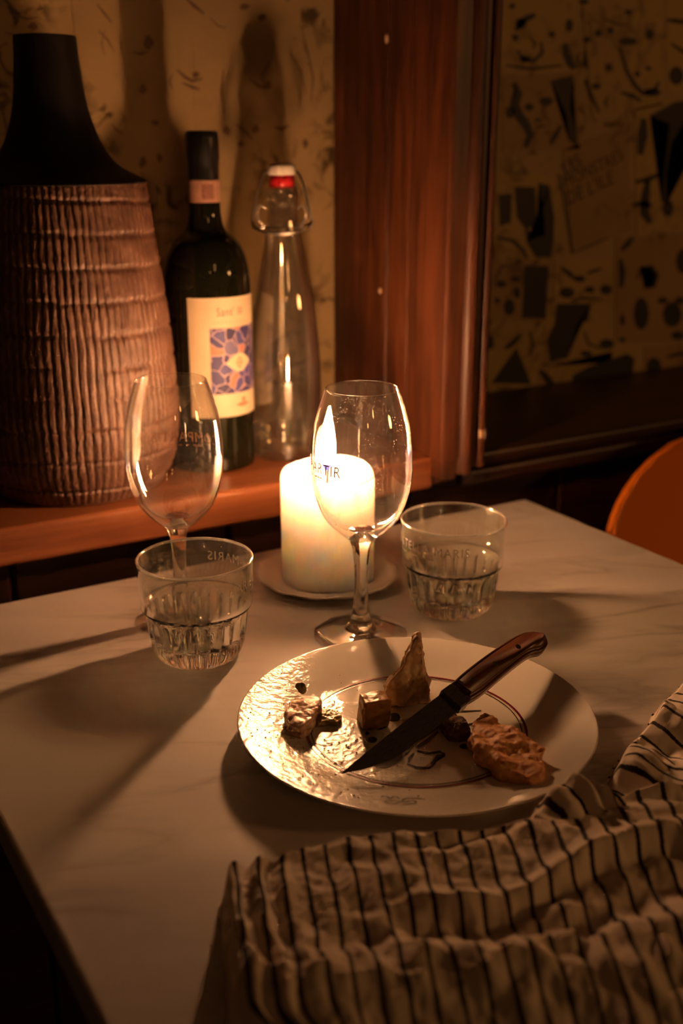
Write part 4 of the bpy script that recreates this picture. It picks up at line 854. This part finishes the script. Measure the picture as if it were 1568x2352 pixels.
for line in [[(0.2827,0.4383),(0.2846,0.4396),(0.2865,0.4381),(0.2858,0.4348),(0.2895,0.4366),(0.291,0.435),(0.2906,0.4328)],[(0.3026,0.4253),(0.2987,0.4295),(0.2937,0.4312),(0.2894,0.4289),(0.2841,0.4272),(0.2814,0.4301),(0.2816,0.4328),(0.2859,0.4317),(0.2901,0.4278),(0.2951,0.427),(0.2961,0.4246),(0.2935,0.4229),(0.2871,0.4247)]]:
    pts = spline(line, 6)
    verts, faces = [], []
    for i, q in enumerate(pts):
        a = Vector(pts[max(i - 1, 0)]); b = Vector(pts[min(i + 1, len(pts) - 1)])
        t = (b - a).normalized(); nrm = Vector((-t.y, t.x))
        w = .00030 + .00038 * abs(math.sin(i * .35))
        for s in (-1, 1):
            x, y = q[0] - PX + nrm.x * s * w, q[1] - PY + nrm.y * s * w
            verts.append((x, y, pz(math.hypot(x, y)) + .0003))
    for i in range(len(pts) - 1): faces.append((2 * i, 2 * i + 1, 2 * i + 3, 2 * i + 2))
    obj('script_print', pydata(verts, faces), M['plateink'], plate)

# ================================================================== food left on the plate
def remeshed(bm, voxel, amp, freq, seed, fine=0.0, fine_freq=900):
    me = bpy.data.meshes.new('tmp'); bm.to_mesh(me); bm.free()
    t = bpy.data.objects.new('tmp', me); COL.objects.link(t)
    md = t.modifiers.new('r', 'REMESH'); md.mode = 'VOXEL'; md.voxel_size = voxel
    dg = bpy.context.evaluated_depsgraph_get()
    out = bpy.data.meshes.new_from_object(t.evaluated_get(dg))
    bpy.data.objects.remove(t, do_unlink=True)
    o = Vector((seed * 3.1, seed * 1.7, seed * 2.3))
    nr = [v.normal.copy() for v in out.vertices]
    for v, n in zip(out.vertices, nr):
        d = amp * noise.fractal(v.co * freq + o, 1.0, 2.0, 4) + fine * noise.noise(v.co * fine_freq + o)
        v.co += n * d
    smooth(out)
    return out
def food_mat(name, c0, c1, scale=120, rough=.5, sss=.3):
    m, nt, N, L, p = mat(name)
    tc = N.new('ShaderNodeTexCoord'); n = N.new('ShaderNodeTexNoise'); n.inputs['Scale'].default_value = scale; n.inputs['Detail'].default_value = 6
    L.new(tc.outputs['Object'], n.inputs['Vector'])
    r = ramp(N, [(.32, c0), (.66, c1)]); L.new(n.outputs['Fac'], r.inputs['Fac']); L.new(r.outputs['Color'], p.inputs['Base Color'])
    p.inputs['Roughness'].default_value = rough
    p.inputs['Subsurface Weight'].default_value = sss
    p.inputs['Subsurface Radius'].default_value = (1, .6, .3); p.inputs['Subsurface Scale'].default_value = .004
    b = N.new('ShaderNodeBump'); b.inputs['Strength'].default_value = .5; b.inputs['Distance'].default_value = .0008
    L.new(n.outputs['Fac'], b.inputs['Height']); L.new(b.outputs['Normal'], p.inputs['Normal'])
    return m
FZ = TZ + .0062
def slab(outline, h, name, mm, label, cat, voxel=.0008, amp=.0012, freq=180, seed=1, fine=.0003, dome=0.0, z=FZ, group=None, squash=None):
    cx_ = sum(a for a, b in outline) / len(outline); cy_ = sum(b for a, b in outline) / len(outline)
    bm = prism([(a - cx_, b - cy_) for a, b in outline], h, 'z')
    me = remeshed(bm, voxel, amp, freq, seed, fine)
    rmax = max(math.hypot(a - cx_, b - cy_) for a, b in outline)
    for v in me.vertices:
        if dome and v.co.z > h * .4:
            v.co.z *= 1 - dome * (math.hypot(v.co.x, v.co.y) / rmax) ** 2
        v.co.z = max(v.co.z, 0.0)
    return tag(obj(name, me, mm, None, (cx_, cy_, z)), label, cat, group)
slab([(0.3606, 0.4623), (0.3695, 0.472), (0.3845, 0.48), (0.3825, 0.4705), (0.3819, 0.4605), (0.3851, 0.4479), (0.3858, 0.4347), (0.3851, 0.4223), (0.3778, 0.4194), (0.3748, 0.4121), (0.365, 0.4049), (0.3588, 0.406), (0.3554, 0.4131), (0.3508, 0.421), (0.353, 0.4356), (0.3525, 0.4453)], .0125, 'bread_crust', food_mat('torn_bread', (.58, .25, .09), (.86, .48, .22), 160, .6), 'torn piece of orange-brown bread crust at the right of the plate', 'bread', .0008, .0030, 75, 3, .0004, .35, FZ + .0008)
slab([(0.3594, 0.4955), (0.3721, 0.4957), (0.3725, 0.4816), (0.3664, 0.4699), (0.3597, 0.4696), (0.3536, 0.4744)], .0060, 'cheese_rind', food_mat('brown_rind', (.12, .05, .03), (.24, .11, .06), 300, .7, .1), 'flat dark brown rind scrap beside the knife blade', 'rind', .0006, .0010, 200, 5, .0004, .1)
slab([(0.2771, 0.5397), (0.2879, 0.5526), (0.2996, 0.5557), (0.306, 0.5473), (0.3017, 0.538), (0.2871, 0.5246), (0.2771, 0.5201), (0.2728, 0.5287)], .0115, 'cheese_lump', food_mat('pale_cheese', (.62, .36, .25), (.82, .62, .46), 140, .35), 'small pale cheese lump on the greasy left side of the plate', 'cheese', .0007, .0018, 110, 7, .0003, .3)
slab([(0.296, 0.5369), (0.3045, 0.5448), (0.3099, 0.5403), (0.3122, 0.5306), (0.3052, 0.524), (0.2999, 0.5283), (0.2939, 0.5287)], .0035, 'cheese_smear', food_mat('melted_cheese', (.36, .30, .12), (.58, .46, .22), 160, .25), 'thin yellowish melted cheese scrap beside the pale lump', 'cheese', .0005, .0010, 260, 9, .0003, .3)
# upright wedge of rind with a pointed tip
bm = prism([(-.0150, 0), (-.0165, .010), (-.0125, .0175), (-.0060, .0240), (-.0010, .0330), (.0030, .0420), (.0060, .0440), (.0080, .0400), (.0090, .0300), (.0105, .0200), (.0130, .0100), (.0135, 0)], .0085, 'y')
me = remeshed(bm, .0009, .0022, 130, 11, .0005)
for v in me.vertices:
    v.co.y += .16 * v.co.z - .004 + .003 * math.sin(v.co.x * 160); v.co.z = max(v.co.z, 0)
tag(obj('rind_wedge', me, food_mat('cheese_wedge', (.56, .36, .19), (.82, .60, .38), 150, .5), None, (.3600, .5270, FZ), (0, 0, R(-30))), 'tall pointed cheese rind wedge standing on the plate behind the knife', 'cheese')
bm = box(-.0085, .0085, -.0075, .0075, 0, .0185, .0006, 1)
me = remeshed(bm, .0009, .0008, 160, 13, .0002)
for v in me.vertices:
    v.co.x += .10 * v.co.z; v.co.z = max(v.co.z, 0)
tag(obj('cheese_cube', me, food_mat('yellow_cheese', (.36, .17, .03), (.48, .25, .055), 90, .35, .5), None, (.3255, .5160, FZ), (0, 0, R(-16))), 'amber yellow cheese cube standing by the knife blade', 'cheese')
bm = bmesh.new(); bmesh.ops.create_icosphere(bm, subdivisions=3, radius=.0042)
for v in bm.verts:
    v.co.x *= .55; v.co.z *= .95; v.co += v.normal * .0009 * noise.noise(v.co * 400)
smooth(bm)
tag(obj('caper', bm, food_mat('caper_green', (.10, .09, .03), (.20, .17, .06), 200, .4), None, (.3030, .5668, TZ + .0140), (0, 0, .4)), 'small dark green caper on the far left rim of the plate', 'caper')
random.seed(4)
M['crumb'] = food_mat('crumbs', (.16, .08, .04), (.40, .24, .12), 300, .6)
cr_me = []
for k in range(4):
    bm = bmesh.new(); bmesh.ops.create_icosphere(bm, subdivisions=1, radius=.001)
    for v in bm.verts: v.co *= random.uniform(.6, 1.15)
    me = bpy.data.meshes.new('crumb'); bm.to_mesh(me); bm.free(); me.materials.append(M['crumb']); cr_me.append(me)
bm = bmesh.new()
for k in range(150):
    rr_ = random.uniform(.03, .103); an = random.gauss(R(172), .55)
    x, y = rr_ * math.cos(an), rr_ * math.sin(an)
    s = random.uniform(.00025, .00075)
    q = bmesh.ops.create_icosphere(bm, subdivisions=1, radius=s, matrix=Matrix.Translation((x, y, pz(rr_) + s)))
    for v in q['verts']: v.co.z = pz(rr_) + .0001 + (v.co.z - pz(rr_)) * .6
tag(obj('crumbs', bm, M['crumb'], None, (PX, PY, TZ)), 'tiny scattered crumbs on the greasy left side of the plate', 'crumbs', None, 'stuff')

# ================================================================== knife
T = Vector((.2740, .4670, .7632)); E = Vector((.4600, .5245, .7835))
ax = (E - T).normalized()
perp = Vector((-ax.y, ax.x, 0)).normalized()
rho = R(25)
sd = (perp * math.cos(rho) + Vector((0, 0, 1)) * math.sin(rho))
sd = (sd - ax * sd.dot(ax)).normalized()
nd = sd.cross(ax)
rot = Matrix((ax, nd, sd)).transposed()            # local x along, y thickness, z towards the spine
knife = empty('knife', tuple(T - sd * .0120)); knife.rotation_euler = rot.to_euler()
tag(knife, 'small kitchen knife with riveted brown wooden handle resting across the plate', 'knife')
m, nt, N, L, p = mat('worn_steel')
tc = N.new('ShaderNodeTexCoord'); mp = N.new('ShaderNodeMapping'); mp.inputs['Scale'].default_value = (60, 60, 400)
n1 = N.new('ShaderNodeTexNoise'); n1.inputs['Scale'].default_value = 3; n1.inputs['Detail'].default_value = 6
L.new(tc.outputs['Object'], mp.inputs[0]); L.new(mp.outputs[0], n1.inputs['Vector'])
rc = ramp(N, [(.3, (.24, .22, .20)), (.7, (.45, .42, .39))]); L.new(n1.outputs['Fac'], rc.inputs['Fac']); L.new(rc.outputs['Color'], p.inputs['Base Color'])
p.inputs['Metallic'].default_value = 1.0; p.inputs['Roughness'].default_value = .34
M['steel'] = m
M['handle'] = wood('knife_handle_wood', (.05, .014, .007), (.20, .07, .03), .3, 'x', 4.0)
LB = .096
def knife_blade():
    sp_ = spline([(0, .0118), (.010, .0123), (.030, .0132), (.060, .0142), (LB, .0150)], 8)
    verts, faces = [], []
    n = len(sp_)
    for (x, s) in sp_:
        th = .0009 * min(1, .35 + x / .05)
        e = .0116 * max(0.0, 1 - x / .046) ** 1.9            # the edge sweeps up to the tip
        verts += [(x, -th, s), (x, th, s), (x, 0.00008, e), (x, -.00008, e)]
    for i in range(n - 1):
        a, b = 4 * i, 4 * i + 4
        for k in range(4):
            j = (k + 1) % 4
            faces.append((a + k, a + j, b + j, b + k))
    faces += [(0, 1, 2, 3), (4 * n - 4, 4 * n - 1, 4 * n - 2, 4 * n - 3)]
    bm = bmesh.new(); bm.from_mesh(pydata(verts, faces, False)); bmesh.ops.recalc_face_normals(bm, faces=bm.faces)
    return bm
obj('blade', knife_blade(), M['steel'], knife)
bm = prism([(LB - .001, -.0004), (LB + .006, -.0006), (LB + .010, .0002), (LB + .010, .0160), (LB - .001, .0160)], .0066, 'y')
bmesh.ops.translate(bm, verts=bm.verts, vec=(0, -.0033, 0)); bmesh.ops.bevel(bm, geom=bm.edges[:], offset=.0006, segments=2, affect='EDGES')
obj('bolster', bm, M['steel'], knife)
hl = (E - T).length
top = spline([(LB + .010, .0158), (.125, .0172), (.155, .0174), (.180, .0160), (hl - .004, .0118), (hl + .001, .0060)], 6)
bot = spline([(hl + .001, .0050), (hl - .004, -.0010), (hl - .013, -.0022), (.172, .0008), (.145, .0006), (.120, -.0004), (LB + .010, .0004)], 6)
bm = prism(top + bot, .0110, 'y')
bmesh.ops.translate(bm, verts=bm.verts, vec=(0, -.0055, 0))
caps = [e for e in bm.edges if abs(e.verts[0].co.y - e.verts[1].co.y) < 1e-6]
bmesh.ops.bevel(bm, geom=caps, offset=.0026, segments=4, affect='EDGES')
smooth(bm)
hd = obj('handle', bm, M['handle'], knife)
for x in (.118, .142, .168):
    bm = bmesh.new(); bmesh.ops.create_cone(bm, segments=16, radius1=.0019, radius2=.0019, depth=.0114, cap_ends=True, matrix=Matrix.Translation((x, 0, .0085)) @ Matrix.Rotation(R(90), 4, 'X'))
    obj('rivet', bm, M['steel'], hd)

# ================================================================== striped cloth
m, nt, N, L, p = mat('striped_linen')
uvn = N.new('ShaderNodeUVMap'); uvn.uv_map = 'UVMap'
tc = N.new('ShaderNodeTexCoord')
sx = N.new('ShaderNodeSeparateXYZ'); L.new(uvn.outputs[0], sx.inputs[0])
nz = N.new('ShaderNodeTexNoise'); nz.inputs['Scale'].default_value = 900; nz.inputs['Detail'].default_value = 2
L.new(tc.outputs['Object'], nz.inputs['Vector'])
ad = N.new('ShaderNodeMath'); ad.operation = 'MULTIPLY_ADD'; ad.inputs[1].default_value = .10
L.new(nz.outputs['Fac'], ad.inputs[0]); L.new(sx.outputs['X'], ad.inputs[2])
fr = N.new('ShaderNodeMath'); fr.operation = 'FRACT'; L.new(ad.outputs[0], fr.inputs[0])
sb = N.new('ShaderNodeMath'); sb.operation = 'SUBTRACT'; sb.inputs[1].default_value = .5; L.new(fr.outputs[0], sb.inputs[0])
ab = N.new('ShaderNodeMath'); ab.operation = 'ABSOLUTE'; L.new(sb.outputs[0], ab.inputs[0])
rc = ramp(N, [(.085, (.024, .014, .014)), (.115, (.78, .68, .57))]); L.new(ab.outputs[0], rc.inputs['Fac'])
L.new(rc.outputs['Color'], p.inputs['Base Color'])
p.inputs['Roughness'].default_value = .9; p.inputs['Specular IOR Level'].default_value = .15
p.inputs['Sheen Weight'].default_value = .15
n2 = N.new('ShaderNodeTexNoise'); n2.inputs['Scale'].default_value = 1500; n2.inputs['Detail'].default_value = 3
L.new(tc.outputs['Object'], n2.inputs['Vector'])
bp = N.new('ShaderNodeBump'); bp.inputs['Strength'].default_value = .35; bp.inputs['Distance'].default_value = .0006
L.new(n2.outputs['Fac'], bp.inputs['Height']); L.new(bp.outputs['Normal'], p.inputs['Normal'])
M['linen'] = m

def lerp_list(P, ks, k):
    if k <= ks[0]: i = 0
    elif k >= ks[-1]: i = len(ks) - 2
    else: i = next(j for j in range(len(ks) - 1) if ks[j] <= k <= ks[j + 1])
    t = (k - ks[i]) / (ks[i + 1] - ks[i])
    return Vector(P[i]).lerp(Vector(P[i + 1]), t)

def cloth(edge, far, ks, hfun, nk=240, nt_=200, tmax=1.25, k_shift=0.0, warp=None):
    verts, faces, uvs = [], [], []
    k0, k1 = ks[0], ks[-1]
    for j in range(nt_ + 1):
        t = tmax * (j / nt_) ** 1.15
        for i in range(nk + 1):
            s = i / nk
            k = k0 + (k1 - k0) * s
            a = lerp_list(edge, ks, k); b = lerp_list(far, ks, k)
            q = a.lerp(b, t)
            if warp: q = warp(q, s, t, k)
            h, push = hfun(s, t, k, q)
            # the crest overhangs its foot a little
            d = (a - b).normalized()
            q = q + d * push
            verts.append((q.x, q.y, TZ + h))
            uvs.append((k + k_shift + .5, t))
    w = nk + 1
    for j in range(nt_):
        for i in range(nk):
            faces.append((j * w + i, j * w + i + 1, (j + 1) * w + i + 1, (j + 1) * w + i))
    me = pydata(verts, faces)
    uv = me.uv_layers.new(name='UVMap')
    for lp in me.loops: uv.data[lp.index].uv = uvs[lp.vertex_index]
    bm = bmesh.new(); bm.from_mesh(me)
    bmesh.ops.recalc_face_normals(bm, faces=bm.faces)
    bm.to_mesh(me); bm.free()
    return me
def sstep(a, b, x):
    t = min(1, max(0, (x - a) / (b - a))); return t * t * (3 - 2 * t)
def bump(x, c, w): return math.exp(-((x - c) / w) ** 2)

TOP = [(0.1741, 0.4138), (0.1808, 0.4177), (0.1876, 0.4199), (0.1967, 0.418), (0.2075, 0.4141), (0.2178, 0.4124), (0.2302, 0.4126), (0.2422, 0.4147), (0.2544, 0.4085), (0.2646, 0.4031), (0.2753, 0.3965), (0.2828, 0.3909), (0.2962, 0.3867), (0.3094, 0.3847), (0.3209, 0.3827), (0.3372, 0.3813), (0.3479, 0.3791), (0.3607, 0.3766), (0.3732, 0.3737), (0.3881, 0.3719), (0.4037, 0.3716), (0.4181, 0.3685), (0.4308, 0.3648)]
KS = [-0.84, -0.42, 0.07, 0.91, 1.96, 2.87, 3.85, 4.69, 5.9, 6.92, 8.04, 8.88, 10.07, 11.12, 12.03, 13.22, 14.06, 15.03, 16.01, 17.06, 18.04, 19.09, 20.07]
BOT = [(0.1383, 0.3207), (0.1421, 0.3185), (0.1466, 0.3159), (0.1542, 0.3114), (0.1638, 0.3058), (0.1721, 0.3009), (0.181, 0.2957), (0.1886, 0.2912), (0.1997, 0.2846), (0.209, 0.2792), (0.2192, 0.2732), (0.2268, 0.2687), (0.2377, 0.2623), (0.2472, 0.2567), (0.2555, 0.2519), (0.2663, 0.2455), (0.274, 0.241), (0.2829, 0.2358), (0.2918, 0.2305), (0.3014, 0.2249), (0.3103, 0.2197), (0.3198, 0.214), (0.3287, 0.2088)]
def h_main(s, t, k, q):
    n1 = noise.noise(Vector((k * .45, t * 5.0, 1.3)))
    n2 = noise.noise(Vector((k * 1.1, t * 11.0, 4.7)))
    n3 = noise.noise(Vector((k * 2.6, t * 24.0, 9.1)))
    rise = sstep(0, .07, t)
    h = .0215 * rise
    # second fold line just below the far edge
    c1 = .16 + .05 * math.sin(k * .35) - .01 * k * .3
    h += -.0035 * bump(t, c1, .035) * sstep(6, 10, k)
    # wrinkles
    h += rise * (.0034 * n1 + .0022 * n2 + .0008 * n3)
    # ridge of the near roll, a valley behind it
    c = .68 + .03 * math.sin(k * .5 + .6) - .10 * sstep(13, 18, k)
    h -= .0050 * bump(t, c - .055, .055) * sstep(2, 6, k)
    h += .0085 * bump(t, c + .13, .17) + .0030 * n2 * bump(t, c + .05, .2)
    c2 = .44 + .05 * math.sin(k * .55 + 2.0) - .012 * (k - 8)
    h += .0055 * bump(t, c2, .05) * sstep(6, 9, k) - .0035 * bump(t, c2 + .075, .04) * sstep(6, 9, k)
    # pleats at the left end
    h += .0030 * math.cos(k * 5.5 + 1.5 * math.sin(t * 6)) * (1 - sstep(.8, 3.0, k)) * rise
    h *= sstep(-.84, -.25, k) * .85 + .15 if k < -.25 else 1
    h *= 1 - sstep(1.12, 1.24, t)
    if k < -.80: h = min(h, .0006)
    return max(h, .0004), 0
def w_main(q, s, t, k):
    if t > .45:
        f = (1 - sstep(-1, 5.5, k)) * sstep(.92, 1.3, t)
        q = q + Vector((.034, -.020)) * f
    q = q + Vector((.0011 * noise.noise(Vector((k * .8, t * 7, 2.0))), .0011 * noise.noise(Vector((k * .8, t * 7, 6.0)))))
    return q
nap = empty('napkin', (0, 0, 0)); tag(nap, 'crumpled cream cloth napkin with dark stripes beside the plate', 'napkin')
obj('cloth', cloth(TOP, BOT, KS, h_main, 300, 240, 1.25, 0, w_main), M['linen'], nap)

E2 = [(0.5609, 0.4719), (0.5385, 0.4634), (0.5115, 0.4522), (0.4876, 0.4421), (0.4692, 0.4268), (0.4432, 0.4176), (0.4287, 0.4116), (0.4131, 0.4012), (0.398, 0.3914)]
E2B = [(0.5599, 0.3673), (0.54, 0.3619), (0.5159, 0.3546), (0.4944, 0.348), (0.4777, 0.3368), (0.4541, 0.3309), (0.4408, 0.3268), (0.4264, 0.3193), (0.4124, 0.3122)]
K2 = [i * 1.75 for i in range(len(E2))]
def h_fold(s, t, k, q):
    n1 = noise.noise(Vector((k * .6, t * 4.0, 21.3))); n2 = noise.noise(Vector((k * 1.5, t * 9.0, 14.7)))
    rise = sstep(0, .13, t)
    h = rise * (.0190 + .0055 * n1 + .0022 * n2 + .0040 * math.sin(k * 1.05 + t * 4))
    h *= 1 - sstep(.85, 1.1, t)
    h *= sstep(0, .06, s) * (1 - .6 * sstep(.9, 1.0, s))
    return max(h, .0004), 0
obj('folded_layer', cloth(E2, E2B, K2, h_fold, 160, 120, 1.12), M['linen'], nap)
E3 = [(0.3291, 0.3721), (0.3443, 0.3827), (0.3601, 0.3891), (0.3682, 0.3844), (0.3702, 0.3748), (0.3718, 0.3666), (0.3797, 0.3668)]
E3B = [(.3330, .3560), (.3450, .3560), (.3580, .3570), (.3680, .3570), (.3750, .3560), (.3800, .3540), (.3860, .3520)]
K3 = [i * .95 for i in range(len(E3))]
def h_loop(s, t, k, q):
    n1 = noise.noise(Vector((k * 1.4, t * 4.0, 31.3)))
    h = .0165 + sstep(0, .25, t) * (.0125 + .003 * n1) * math.sin(math.pi * min(1, max(0, s))) ** .6
    h += .0030 * math.sin(k * 5.0 + 1.0) * sstep(0, .2, t)
    h -= .010 * sstep(.6, 1.1, t)
    return max(h, .0165 if t < .25 else .008), 0
obj('folded_corner', cloth(E3, E3B, K3, h_loop, 90, 70, 1.1), M['linen'], nap)
